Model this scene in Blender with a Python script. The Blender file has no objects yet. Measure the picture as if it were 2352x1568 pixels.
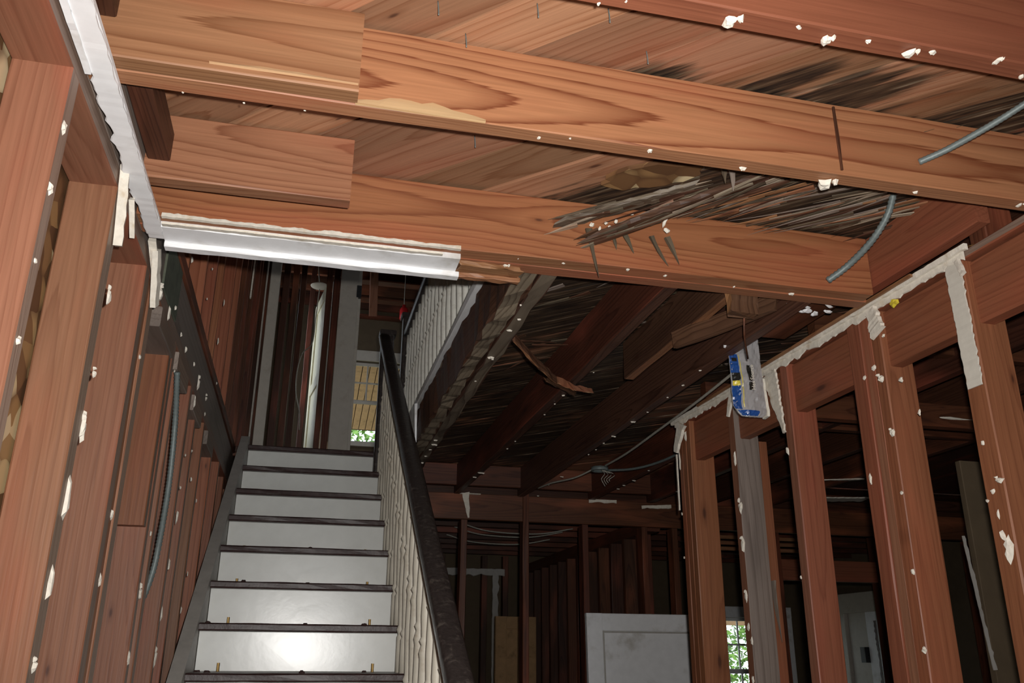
import bpy, math, random
from mathutils import Vector, Matrix, noise as mnoise
random.seed(7)
S = bpy.context.scene
COL = S.collection

# ------------------------------------------------------------------ camera, world, lights, exposure
CAMZ = 1.588
def cam_axes():
    rx, ry, rz = .348641, .233735, .0072286
    fw = Vector((math.sin(ry)*math.cos(rx), math.cos(ry)*math.cos(rx), math.sin(rx)))
    right = Vector((math.cos(ry), -math.sin(ry), 0)); up = right.cross(fw)
    r = right*math.cos(rz) + up*math.sin(rz); u = -right*math.sin(rz) + up*math.cos(rz)
    return r, u, fw
r_, u_, f_ = cam_axes()
cd = bpy.data.cameras.new('camera'); cam = bpy.data.objects.new('camera', cd); COL.objects.link(cam)
cd.sensor_width = 36; cd.lens = 36*1987.2/2352; cd.clip_start = .02; cd.clip_end = 300
cam.matrix_world = Matrix(((r_.x, u_.x, -f_.x, 0), (r_.y, u_.y, -f_.y, 0), (r_.z, u_.z, -f_.z, CAMZ), (0, 0, 0, 1)))
S.camera = cam
S.view_settings.view_transform = 'Standard'; S.view_settings.look = 'None'
S.view_settings.gamma = 1; S.view_settings.use_curve_mapping = False
S.view_settings.exposure = 0.0

wd = bpy.data.worlds.new('sky'); S.world = wd; wd.use_nodes = True
bg = wd.node_tree.nodes['Background']; bg.inputs[0].default_value = (.86, .93, 1, 1); bg.inputs[1].default_value = 2.6
sl = bpy.data.lights.new('sun', 'SUN'); sl.energy = 2.5; sl.angle = .02; sl.color = (1, .95, .85)
so = bpy.data.objects.new('sun', sl); COL.objects.link(so); so.rotation_euler = (math.radians(50), 0, math.radians(-35))
# the camera's own flash, just above the lens
fl = bpy.data.lights.new('camera_flash', 'SPOT'); fl.energy = 212; fl.shadow_soft_size = .014; fl.color = (1, .97, .93)
fl.spot_size = math.radians(120); fl.spot_blend = 1.0
fo = bpy.data.objects.new('camera_flash', fl); COL.objects.link(fo)
fo.matrix_world = Matrix.Translation((.045, .02, .065)) @ cam.matrix_world

# ------------------------------------------------------------------ materials
def mk(name):
    m = bpy.data.materials.new(name); m.use_nodes = True
    nt = m.node_tree; return m, nt, nt.nodes['Principled BSDF']
class NB:
    def __init__(s, nt): s.nt = nt
    def n(s, t, **k):
        x = s.nt.nodes.new(t)
        for a, b in k.items(): setattr(x, a, b)
        return x
    def set(s, sock, v):
        if isinstance(v, bpy.types.NodeSocket): s.nt.links.new(v, sock)
        else: sock.default_value = v
    def m(s, op, a, b=None, c=None, clamp=False):
        x = s.n('ShaderNodeMath', operation=op, use_clamp=clamp); s.set(x.inputs[0], a)
        if b is not None: s.set(x.inputs[1], b)
        if c is not None: s.set(x.inputs[2], c)
        return x.outputs[0]
    def xyz(s, a, b, c):
        x = s.n('ShaderNodeCombineXYZ'); s.set(x.inputs[0], a); s.set(x.inputs[1], b); s.set(x.inputs[2], c); return x.outputs[0]
    def noise(s, v, sc=1, det=2, ro=.5, dist=0):
        x = s.n('ShaderNodeTexNoise'); s.set(x.inputs['Vector'], v); x.inputs['Scale'].default_value = sc
        x.inputs['Detail'].default_value = det; x.inputs['Roughness'].default_value = ro; x.inputs['Distortion'].default_value = dist
        return x.outputs['Fac']
    def ramp(s, f, stops, interp='LINEAR'):
        x = s.n('ShaderNodeValToRGB'); s.set(x.inputs[0], f); cr = x.color_ramp; cr.interpolation = interp
        while len(cr.elements) < len(stops): cr.elements.new(.5)
        for e, (p, c) in zip(cr.elements, stops):
            e.position = p; e.color = (*c, 1) if len(c) == 3 else c
        return x.outputs[0]
    def mix(s, f, a, b, bt='MIX'):
        x = s.n('ShaderNodeMix', data_type='RGBA', blend_type=bt); s.set(x.inputs[0], f)
        for i, v in ((6, a), (7, b)):
            if isinstance(v, (tuple, list)): x.inputs[i].default_value = (*v, 1)
            else: s.set(x.inputs[i], v)
        return x.outputs[2]
    def sstep(s, v, lo, hi):
        x = s.n('ShaderNodeMapRange', interpolation_type='SMOOTHSTEP'); s.set(x.inputs[0], v)
        x.inputs[1].default_value = lo; x.inputs[2].default_value = hi; return x.outputs[0]

def wood(name, early, late, rough=.5, ring=.010, con=1.0, knots=True, spots=(), rotamt=0.0, vary=.3, spec=.4, blot=(.45, .12, .06), cath=.2, ja=2.0, kn=.7):
    early, late, blot = [tuple(c*.81 for c in q) for q in (early, late, blot)]
    m, nt, B = mk(name); b = NB(nt)
    tc = b.n('ShaderNodeTexCoord'); oi = b.n('ShaderNodeObjectInfo'); rnd = oi.outputs['Random']
    sx = b.n('ShaderNodeSeparateXYZ'); nt.links.new(tc.outputs['Object'], sx.inputs[0])
    x, y, z = sx.outputs
    fr = lambda k: b.m('FRACT', b.m('MULTIPLY', rnd, k))
    xo = b.m('ADD', x, b.m('MULTIPLY', rnd, 41.0))
    slow = b.noise(b.xyz(b.m('MULTIPLY', xo, .9), b.m('MULTIPLY', y, 4.), b.m('MULTIPLY', z, 4.)), 1, 2)
    slow2 = b.noise(b.xyz(b.m('MULTIPLY', xo, .55), 3.1, 7.7), 1, 1)
    yc = b.m('ADD', y, b.m('ADD', b.m('MULTIPLY', b.m('SUBTRACT', fr(7.13), .5), .14), b.m('MULTIPLY', b.m('SUBTRACT', slow, .5), .06)))
    zc = b.m('ADD', z, b.m('ADD', b.m('MULTIPLY', fr(3.71), .05), b.m('MULTIPLY', b.m('SUBTRACT', slow2, .35), cath)))
    rad = b.m('SQRT', b.m('ADD', b.m('MULTIPLY', yc, yc), b.m('MULTIPLY', zc, zc)))
    fib = b.noise(b.xyz(b.m('MULTIPLY', xo, 5.), b.m('MULTIPLY', y, 160.), b.m('MULTIPLY', z, 160.)), 1, 2)
    jn = b.noise(b.xyz(b.m('MULTIPLY', rad, .9/ring), fr(5.1), b.m('MULTIPLY', xo, .3)), .6, 2)
    v = b.m('ADD', b.m('ADD', b.m('DIVIDE', rad, ring), b.m('MULTIPLY', jn, ja)), b.m('MULTIPLY', fib, .35))
    f = b.m('FRACT', v)
    mid = tuple(e*(1-.45*con)+l*.45*con for e, l in zip(early, late)); lt = tuple(e*(1-con)+l*con for e, l in zip(early, late))
    col = b.ramp(f, [(0, early), (.5, early), (.78, mid), (.93, lt), (1, early)])
    bl = b.noise(b.xyz(b.m('MULTIPLY', xo, 1.6), b.m('MULTIPLY', y, 7.), b.m('MULTIPLY', z, 7.)), 1, 3)
    col = b.mix(b.m('MULTIPLY', b.sstep(bl, .48, .75), .55), col, tuple(c for c in blot), 'MIX')
    col = b.mix(1.0, col, b.ramp(fib, [(0, (.72, .72, .72)), (1, (1.18, 1.18, 1.18))]), 'MULTIPLY')
    if knots:
        vo = b.n('ShaderNodeTexVoronoi', voronoi_dimensions='2D'); nt.links.new(b.xyz(b.m('MULTIPLY', xo, 1.7), b.m('ADD', b.m('MULTIPLY', y, 5.), b.m('MULTIPLY', rnd, 19.)), 0.), vo.inputs['Vector'])
        vo.inputs['Scale'].default_value = 1
        sc_ = b.n('ShaderNodeSeparateColor'); nt.links.new(vo.outputs['Color'], sc_.inputs[0])
        has = b.m('LESS_THAN', sc_.outputs[0], kn); size = b.m('ADD', .35, b.m('MULTIPLY', sc_.outputs[1], .65))
        dk = b.m('DIVIDE', b.m('ADD', vo.outputs['Distance'], b.m('MULTIPLY', fib, .02)), size)
        halo = b.m('SUBTRACT', 1, b.sstep(dk, .05, .17)); core = b.m('SUBTRACT', 1, b.sstep(dk, .03, .075))
        col = b.mix(b.m('MULTIPLY', b.m('MULTIPLY', halo, has), .45), col, tuple(c*.8 for c in late))
        col = b.mix(b.m('MULTIPLY', b.m('MULTIPLY', core, has), .8), col, (.06, .02, .012))
    hs = b.n('ShaderNodeHueSaturation'); nt.links.new(col, hs.inputs['Color'])
    b.set(hs.inputs['Value'], b.m('ADD', 1-vary/2, b.m('MULTIPLY', fr(17.3), vary)))
    b.set(hs.inputs['Hue'], b.m('ADD', .493, b.m('MULTIPLY', fr(29.9), .014)))
    col = hs.outputs[0]
    rf = None
    streak = b.noise(b.xyz(b.m('MULTIPLY', xo, 4.), b.m('MULTIPLY', y, 70.), b.m('MULTIPLY', z, 70.)), 1, 3, .6)
    if spots or rotamt:
        mott = b.noise(b.xyz(b.m('MULTIPLY', xo, 3.), b.m('MULTIPLY', y, 30.), b.m('MULTIPLY', z, 30.)), 1, 4, .6)
        if spots:
            ge = b.n('ShaderNodeNewGeometry'); acc = 0.0
            for (px, py, pz, R) in spots:
                d = b.n('ShaderNodeVectorMath', operation='SUBTRACT'); nt.links.new(ge.outputs['Position'], d.inputs[0]); d.inputs[1].default_value = (px, py, pz)
                dt = []
                for ax in ((.7071*.55, -.7071*.55, 0), (.7071*1.25, .7071*1.25, 0)):
                    q_ = b.n('ShaderNodeVectorMath', operation='DOT_PRODUCT'); nt.links.new(d.outputs[0], q_.inputs[0]); q_.inputs[1].default_value = ax; dt.append(q_.outputs['Value'])
                q = b.m('SUBTRACT', 1, b.m('DIVIDE', b.m('SQRT', b.m('ADD', b.m('MULTIPLY', dt[0], dt[0]), b.m('MULTIPLY', dt[1], dt[1]))), R))
                acc = q if isinstance(acc, float) else b.m('MAXIMUM', acc, q)
            rf = b.sstep(b.m('ADD', acc, b.m('MULTIPLY', b.m('SUBTRACT', mott, .5), 2.2)), .0, .5)
        else:
            rf = b.sstep(b.m('ADD', mott, rotamt-.5), .35, .6)
        rc = b.ramp(streak, [(0, (.008, .006, .006)), (.42, (.018, .012, .009)), (.58, (.075, .045, .026)), (.70, (.22, .17, .115)), (1, (.42, .36, .27))])
        col = b.mix(rf, col, rc)
    nt.links.new(col, B.inputs['Base Color'])
    b.set(B.inputs['Roughness'], b.m('ADD', rough-.08, b.m('MULTIPLY', fib, .2)))
    B.inputs['Specular IOR Level'].default_value = spec
    bu = b.n('ShaderNodeBump'); bu.inputs['Strength'].default_value = .25; bu.inputs['Distance'].default_value = .002
    h = b.m('ADD', b.m('MULTIPLY', f, .35), fib)
    if rf is not None: h = b.m('ADD', h, b.m('MULTIPLY', b.m('MULTIPLY', streak, rf), 3.))
    nt.links.new(h, bu.inputs['Height']); nt.links.new(bu.outputs[0], B.inputs['Normal'])
    return m

def plain(name, col, rough=.6, var=.12, sc=30, spec=.4, dirt=None, dirt_sc=8, bump=.15, metal=0):
    m, nt, B = mk(name); b = NB(nt)
    tc = b.n('ShaderNodeTexCoord'); v = tc.outputs['Object']
    n1 = b.noise(v, sc, 4, .6); n2 = b.noise(v, dirt_sc, 5, .65)
    lo = tuple(c*(1-var) for c in col); hi = tuple(min(1, c*(1+var*.6)) for c in col)
    c = b.ramp(n1, [(.3, lo), (.7, hi)])
    if dirt: c = b.mix(b.m('MULTIPLY', b.sstep(n2, .52, .75), .8), c, dirt)
    nt.links.new(c, B.inputs['Base Color']); B.inputs['Roughness'].default_value = rough
    B.inputs['Specular IOR Level'].default_value = spec; B.inputs['Metallic'].default_value = metal
    if bump:
        bu = b.n('ShaderNodeBump'); bu.inputs['Strength'].default_value = bump; bu.inputs['Distance'].default_value = .004
        nt.links.new(b.m('ADD', n1, n2), bu.inputs['Height']); nt.links.new(bu.outputs[0], B.inputs['Normal'])
    return m

def osb_mat():
    m, nt, B = mk('strand_board'); b = NB(nt)
    tc = b.n('ShaderNodeTexCoord'); mp = b.n('ShaderNodeMapping'); nt.links.new(tc.outputs['Object'], mp.inputs[0]); mp.inputs['Scale'].default_value = (16, 16, 34)
    nz = b.n('ShaderNodeTexNoise'); nz.inputs['Scale'].default_value = 6; nt.links.new(tc.outputs['Object'], nz.inputs['Vector'])
    va = b.n('ShaderNodeVectorMath', operation='MULTIPLY_ADD'); nt.links.new(nz.outputs['Color'], va.inputs[0]); va.inputs[1].default_value = (1.2, 1.2, 1.2); nt.links.new(mp.outputs[0], va.inputs[2])
    vo = b.n('ShaderNodeTexVoronoi'); nt.links.new(va.outputs[0], vo.inputs['Vector']); vo.inputs['Scale'].default_value = 1
    sp = b.n('ShaderNodeSeparateColor'); nt.links.new(vo.outputs['Color'], sp.inputs[0])
    c = b.ramp(sp.outputs[0], [(0, (.10, .045, .018)), (.5, (.22, .11, .045)), (.72, (.36, .21, .085)), (.8, (.62, .46, .24)), (1, (.72, .58, .36))])
    c = b.mix(b.m('MULTIPLY', b.sstep(vo.outputs['Distance'], .45, .8), .7), c, (.1, .045, .018))
    nt.links.new(c, B.inputs['Base Color']); B.inputs['Roughness'].default_value = .6
    return m

ROT = [(1.02, 2.0, 2.78, .42), (1.45, 1.95, 2.78, .5), (1.25, 1.78, 2.78, .35), (.93, 1.47, 2.78, .10), (1.12, 1.44, 2.78, .12), (.72, 2.02, 2.78, .16), (1.0, 2.7, 2.78, .8), (1.5, 2.5, 2.78, .7), (1.45, 1.5, 2.78, .2), (.66, 1.5, 2.78, .08), (.78, 1.95, 2.78, .16), (1.2, 4., 2.78, .6), (.8, 2.5, 2.78, .5), (1.25, 3.3, 2.78, .6), (.9, 3.7, 2.78, .5), (1.4, 4.9, 2.78, .8), (1.8, 3.2, 2.78, .6), (.9, 4.8, 2.78, .5)]
M = {}
M['tan'] = wood('fir_tan', (.45, .205, .105), (.26, .095, .042), ring=.014, con=.9)
M['tan_edge'] = wood('fir_tan_edge', (.38, .175, .085), (.23, .085, .036), ring=.008, con=.8)
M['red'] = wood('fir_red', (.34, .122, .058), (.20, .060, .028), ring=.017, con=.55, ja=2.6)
M['stud'] = wood('fir_stud', (.335, .150, .082), (.215, .080, .040), ring=.016, con=.55, vary=.2, ja=2.6)
M['grey_edge'] = wood('weathered_edge', (.40, .28, .21), (.25, .15, .105), ring=.009, blot=(.3, .2, .15), con=.7)
M['grey'] = wood('grey_weathered', (.34, .27, .225), (.17, .125, .10), ring=.02, blot=(.11, .085, .072), con=.6, knots=False)
M['deck'] = wood('deck_pine', (.44, .22, .125), (.30, .12, .058), ring=.017, spots=ROT, vary=.6, con=.85)
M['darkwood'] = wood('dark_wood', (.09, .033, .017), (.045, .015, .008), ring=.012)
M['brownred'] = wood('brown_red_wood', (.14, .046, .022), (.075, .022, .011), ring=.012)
M['rot'] = wood('rotten_wood', (.15, .115, .075), (.06, .04, .025), ring=.012, rotamt=.06, blot=(.05, .03, .025))
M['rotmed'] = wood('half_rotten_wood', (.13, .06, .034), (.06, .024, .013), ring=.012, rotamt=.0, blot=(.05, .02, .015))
M['pale'] = wood('fresh_split_wood', (.72, .47, .25), (.6, .33, .15), ring=.012, knots=False, rough=.35)
M['palegrey'] = wood('bleached_fibre', (.42, .34, .25), (.2, .13, .08), ring=.006, knots=False)
M['rotgrey'] = wood('mouldy_grey_wood', (.27, .215, .15), (.13, .09, .06), ring=.012, rotamt=-.03, blot=(.07, .05, .04))
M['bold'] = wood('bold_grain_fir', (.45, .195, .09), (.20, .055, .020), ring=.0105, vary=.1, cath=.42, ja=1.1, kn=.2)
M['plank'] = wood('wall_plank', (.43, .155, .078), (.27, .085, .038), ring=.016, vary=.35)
M['header'] = wood('header_fir', (.40, .150, .066), (.24, .070, .028), ring=.015)
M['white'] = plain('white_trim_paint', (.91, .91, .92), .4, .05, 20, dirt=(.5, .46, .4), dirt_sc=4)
M['riser'] = plain('white_riser_gloss', (.87, .88, .84), .25, .05, 9, spec=.5, dirt=(.78, .77, .71), dirt_sc=3, bump=.12)
M['plaster'] = plain('cream_plaster', (.78, .72, .62), .9, .12, 60, dirt=(.62, .5, .36), dirt_sc=25, bump=.4)
M['paper'] = plain('gypsum_paper', (.66, .62, .54), .9, .05, 40)
M['tread'] = plain('dark_tread_stain', (.060, .032, .030), .4, .3, 25, dirt=(.12, .10, .09), dirt_sc=14, bump=.3)
M['rail'] = plain('dark_rail_stain', (.045, .035, .032), .33, .3, 60, dirt=(.12, .10, .085), dirt_sc=30, bump=.3)
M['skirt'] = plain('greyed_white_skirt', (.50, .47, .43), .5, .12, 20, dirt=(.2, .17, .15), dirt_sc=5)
M['cream'] = plain('cream_baluster_paint', (.80, .74, .62), .45, .07, 25, dirt=(.42, .30, .18), dirt_sc=9)
M['balw'] = plain('white_baluster_paint', (.90, .88, .80), .45, .06, 25, dirt=(.5, .42, .32), dirt_sc=9)
M['ivory'] = plain('ivory_door_paint', (.78, .74, .52), .45, .06, 15, dirt=(.5, .45, .28))
M['casing'] = plain('grey_white_casing', (.55, .50, .43), .5, .06, 18, dirt=(.44, .38, .31))
M['steel'] = plain('galvanised_steel', (.17, .20, .195), .5, .15, 60, metal=.2)
M['brass'] = plain('tarnished_brass', (.22, .14, .05), .45, .3, 90, metal=.8)
M['iron'] = plain('dark_iron', (.03, .03, .032), .5, .3, 60)
M['wire'] = plain('old_cable_sheath', (.42, .40, .34), .6, .2, 60)
M['redp'] = plain('red_plastic', (.65, .03, .035), .3, .1, 30)
M['bluep'] = plain('blue_print', (.02, .075, .28), .25, .2, 40)
M['yellowp'] = plain('yellow_print', (.75, .60, .06), .3, .2, 40)
M['blackp'] = plain('black_print', (.02, .018, .015), .3, .2, 40)
M['olive'] = plain('mouldy_panel', (.11, .12, .085), .8, .3, 20)
M['brownpanel'] = plain('brown_board', (.12, .085, .05), .8, .12, 12)
M['soffit'] = plain('varnished_soffit', (.42, .25, .12), .5, .15, 14, dirt=(.2, .12, .05))
M['leaf'] = plain('leaf_green', (.13, .26, .04), .6, .35, 3, bump=0)
M['bark'] = plain('bark', (.10, .07, .05), .9, .3, 20, bump=.6)
M['concrete'] = plain('floor_dust', (.22, .17, .13), .9, .2, 8)
M['grass'] = plain('lawn', (.16, .15, .10), .9, .3, 4)
M['osb'] = osb_mat()
def glass():
    m, nt, B = mk('window_glass'); b = NB(nt)
    B.inputs['Base Color'].default_value = (.95, 1, .97, 1); B.inputs['Roughness'].default_value = .02
    B.inputs['Transmission Weight'].default_value = 1; B.inputs['IOR'].default_value = 1.02
    return m
M['glass'] = glass()
def film():
    m, nt, B = mk('clear_plastic_film'); b = NB(nt)
    B.inputs['Base Color'].default_value = (.55, .53, .53, 1); B.inputs['Roughness'].default_value = .18; B.inputs['Specular IOR Level'].default_value = .9
    B.inputs['Alpha'].default_value = .55
    return m
M['film'] = film()

# ------------------------------------------------------------------ builders
WM = {}
def link(o, parent=None, Mx=None):
    COL.objects.link(o); Mx = Mx or Matrix.Identity(4)
    if parent is not None:
        o.parent = parent; o.matrix_basis = WM[parent.name].inverted() @ Mx
    else: o.matrix_basis = Mx
    WM[o.name] = Mx; return o
def tag(o, label=None, cat=None, group=None, kind=None):
    for k, v in (('label', label), ('category', cat), ('group', group), ('kind', kind)):
        if v: o[k] = v
    return o
def empty(name, loc, parent=None, label=None, cat=None, group=None, kind=None):
    o = bpy.data.objects.new(name, None); o.empty_display_size = .1
    link(o, parent, Matrix.Translation(loc)); return tag(o, label, cat, group, kind)
def mesh(name, vs, fs, mats, parent=None, Mx=None, smooth=False, midx=None):
    me = bpy.data.meshes.new(name); me.from_pydata([tuple(v) for v in vs], [], fs)
    for mm in (mats if isinstance(mats, (list, tuple)) else [mats]): me.materials.append(M[mm] if isinstance(mm, str) else mm)
    if smooth: me.polygons.foreach_set('use_smooth', [True]*len(me.polygons))
    if midx: me.polygons.foreach_set('material_index', midx)
    me.update()
    return link(bpy.data.objects.new(name, me), parent, Mx)
def frame(origin, X, Y):
    X = Vector(X).normalized(); Y = Vector(Y); Y = (Y-X*Y.dot(X)).normalized(); Z = X.cross(Y)
    return Matrix(((X.x, Y.x, Z.x, origin[0]), (X.y, Y.y, Z.y, origin[1]), (X.z, Y.z, Z.z, origin[2]), (0, 0, 0, 1)))

def board(name, parent, a, b, wdir, w, t, mat='stud', edge=None, seg=None, jit=.0012, ch=.003, ragged=0, bow=0):
    """A sawn board from a to b: width w along wdir, thickness t; chamfered, slightly uneven; edge = material of the narrow faces."""
    a = Vector(a); b = Vector(b); L = (b-a).length; seg = seg or max(1, min(10, int(L/.25)))
    Mx = frame((a+b)/2, b-a, wdir); ch = min(ch, w*.2, t*.2)
    hw, ht = w/2, t/2
    sec = [(-hw+ch, -ht), (hw-ch, -ht), (hw, -ht+ch), (hw, ht-ch), (hw-ch, ht), (-hw+ch, ht), (-hw, ht-ch), (-hw, -ht+ch)]
    vs = []; fs = []; mi = []
    for i in range(seg+1):
        x = -L/2+L*i/seg; end = i in (0, seg); dy, dz = (0, bow*math.sin(math.pi*i/seg))
        for (y, z) in sec:
            j = jit if not end else jit*.3
            xx = x + (random.uniform(-ragged, ragged) if (ragged and end) else 0)
            vs.append((xx, y+random.uniform(-j, j)+dy, z+random.uniform(-j, j)+dz))
    for i in range(seg):
        for k in range(8):
            p = i*8+k; q = i*8+(k+1) % 8
            fs.append((p, q, q+8, p+8)); mi.append(1 if (edge and k in (2, 6)) else 0)
    fs.append(tuple(reversed(range(8)))); mi.append(0); fs.append(tuple(range(seg*8, seg*8+8))); mi.append(0)
    # orient faces outwards: section runs counter-clockwise seen from +X
    return mesh(name, vs, fs, [mat, edge] if edge else [mat], parent, Mx, midx=mi)
def bx(name, parent, x0, x1, y0, y1, z0, z1, mat='stud', edge=None, **k):
    """board() from extents; length is the longest side, the narrow faces are those across the middle side"""
    d = sorted(((x1-x0, 0), (y1-y0, 1), (z1-z0, 2)), reverse=True); c = Vector(((x0+x1)/2, (y0+y1)/2, (z0+z1)/2))
    ax = [Vector((1, 0, 0)), Vector((0, 1, 0)), Vector((0, 0, 1))]
    L = d[0][0]; A = ax[d[0][1]]
    return board(name, parent, c-A*L/2, c+A*L/2, ax[d[1][1]], d[1][0], d[2][0], mat, edge, **k)
def clip(poly, n, d):
    out = []
    for i in range(len(poly)):
        p, q = poly[i], poly[(i+1) % len(poly)]; sp = p[0]*n[0]+p[1]*n[1]-d; sq = q[0]*n[0]+q[1]*n[1]-d
        if sp <= 0: out.append(p)
        if (sp < 0 < sq) or (sq < 0 < sp):
            t = sp/(sp-sq); out.append((p[0]+(q[0]-p[0])*t, p[1]+(q[1]-p[1])*t))
    return out
def prism(name, parent, poly, z0, z1, mat, Mx):
    n = len(poly); vs = [(x, y, z0) for x, y in poly]+[(x, y, z1) for x, y in poly]
    fs = [tuple(reversed(range(n))), tuple(range(n, 2*n))]+[(i, (i+1) % n, n+(i+1) % n, n+i) for i in range(n)]
    return mesh(name, vs, fs, mat, parent, Mx)
def flake(name, parent, P, nrm, up, w, h, mat='plaster', th=None, n=9, rough=.45):
    """an irregular chip: ragged outline, domed"""
    nrm = Vector(nrm); Mx = frame(P, up, Vector(nrm).cross(Vector(up))); th = th or .25*min(w, h)
    vs = []
    for i in range(n):
        a = 2*math.pi*(i+random.uniform(-.3, .3))/n; k = random.uniform(1-rough, 1.1)
        vs.append((math.cos(a)*h/2*k, math.sin(a)*w/2*k, 0))
    for i in range(n):
        k = random.uniform(.5, .8); vs.append((vs[i][0]*k, vs[i][1]*k, th*random.uniform(.5, 1.1)))
    vs.append((0, 0, th*1.0))
    # +Z of the frame must be the outward normal
    if (Mx.to_3x3() @ Vector((0, 0, 1))).dot(nrm) < 0:
        vs = [(x, y, -z) for x, y, z in vs]
    fs = []
    for i in range(n):
        j = (i+1) % n; fs += [(i, j, n+j, n+i), (n+i, n+j, 2*n)]
    fs.append(tuple(reversed(range(n))))
    return mesh(name, vs, fs, mat, parent, Mx)
def tube(name, parent, pts, r, mat, n=8, ribs=0, per=.006, cap=True):
    P = [Vector(p) for p in pts]
    # Catmull-Rom resample
    def cr(t, p0, p1, p2, p3): return .5*((2*p1)+(p2-p0)*t+(2*p0-5*p1+4*p2-p3)*t*t+(3*p1-p0-3*p2+p3)*t**3)
    q = [P[0]*2-P[1]]+P+[P[-1]*2-P[-2]]; pts2 = []
    for i in range(1, len(q)-2):
        L = (q[i+1]-q[i]).length; k = max(2, int(L/per)) if ribs else max(3, min(14, int(L/.03)))
        for j in range(k): pts2.append(cr(j/k, q[i-1], q[i], q[i+1], q[i+2]))
    pts2.append(P[-1]); vs = []; fs = []; ref = Vector((.31, .17, .94))
    for i, p in enumerate(pts2):
        t = (pts2[min(i+1, len(pts2)-1)]-pts2[max(i-1, 0)]).normalized(); u = t.cross(ref).normalized(); v = t.cross(u)
        rr = r*(1+ribs*(1 if i % 2 else -1))
        for k in range(n): a = 2*math.pi*k/n; vs.append(p+u*math.cos(a)*rr+v*math.sin(a)*rr)
    for i in range(len(pts2)-1):
        for k in range(n): k2 = (k+1) % n; fs.append((i*n+k, i*n+k2, (i+1)*n+k2, (i+1)*n+k))
    fs.append(tuple(reversed(range(n)))); fs.append(tuple(range((len(pts2)-1)*n, len(pts2)*n)))
    c = sum(pts2, Vector())/len(pts2)
    return mesh(name, [v-c for v in vs], fs, mat, parent, Matrix.Translation(c), smooth=True)
def lathe_data(name, prof, mat, n=12):
    vs = []; fs = []
    for (r, z) in prof:
        for k in range(n): a = 2*math.pi*k/n; vs.append((r*math.cos(a), r*math.sin(a), z))
    for i in range(len(prof)-1):
        for k in range(n): k2 = (k+1) % n; fs.append((i*n+k, i*n+k2, (i+1)*n+k2, (i+1)*n+k))
    fs.append(tuple(reversed(range(n)))); fs.append(tuple(range((len(prof)-1)*n, len(prof)*n)))
    me = bpy.data.meshes.new(name); me.from_pydata(vs, [], fs); me.materials.append(M[mat])
    me.polygons.foreach_set('use_smooth', [True]*len(me.polygons)); me.update(); return me
def ragged_strip(name, parent, a, b, wdir, w, nrm, th, mat='plaster', n=None, rag=.5, taper=0, base=.35):
    """strip from a to b lying in the plane spanned by (b-a, wdir), one straight and one ragged edge, thickness th along nrm"""
    a = Vector(a); b = Vector(b); L = (b-a).length; n = n or max(6, int(L/.02)); Mx = frame(a, b-a, wdir); Z = Mx.to_3x3() @ Vector((0, 0, 1)); s = 1 if Z.dot(Vector(nrm)) > 0 else -1
    vs = []; fs = []; ww = w
    for i in range(n+1):
        x = L*i/n; e = mnoise.noise(Vector((x*23+a.x*11, a.y*7, a.z*3)))*.5+.5; e2 = mnoise.noise(Vector((x*90, a.y*17, 2.1)))*.5+.5
        k = (1-rag)+rag*(.65*e+.35*e2)*1.3
        k *= (1-taper*i/n); t = th*random.uniform(.9, 1.08)
        y0 = base*w*.12*random.uniform(-1, 1)
        vs += [(x, y0, 0), (x, ww*k, 0), (x, y0, s*t), (x, ww*k*.93, s*t*.8)]
    for i in range(n):
        p = i*4; q = p+4
        fs += [(p, p+1, q+1, q), (p+2, q+2, q+3, p+3), (p+1, p+3, q+3, q+1), (p, q, q+2, p+2)]
    fs += [(0, 2, 3, 1), (n*4, n*4+1, n*4+3, n*4+2)]
    if s < 0: fs = [tuple(reversed(f)) for f in fs]
    return mesh(name, vs, fs, mat, parent, Mx)
def splinter(name, parent, P, d, L, w, t, mat='rot', up=(0, 0, 1)):
    """a torn sliver: wide and ragged at the root, drawn out to a point, slightly bent"""
    Mx = frame(P, d, Vector(d).cross(Vector(up))); n = 6; vs = []; fs = []; bend = random.uniform(-.12, .12)*L
    for i in range(n+1):
        s = i/n; k = max(.06, (1-s)**.7*random.uniform(.75, 1.1)); x = L*s; y = bend*s*s
        vs += [(x, y-w/2*k, -t/2*k), (x, y+w/2*k*random.uniform(.7, 1.1), -t/2*k), (x, y+w/2*k, t/2*k), (x, y-w/2*k, t/2*k)]
    for i in range(n):
        for k in range(4): p = i*4+k; q = i*4+(k+1) % 4; fs.append((p, q, q+4, p+4))
    fs += [(3, 2, 1, 0), (n*4, n*4+1, n*4+2, n*4+3)]
    return mesh(name, vs, fs, mat, parent, Mx)

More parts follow.
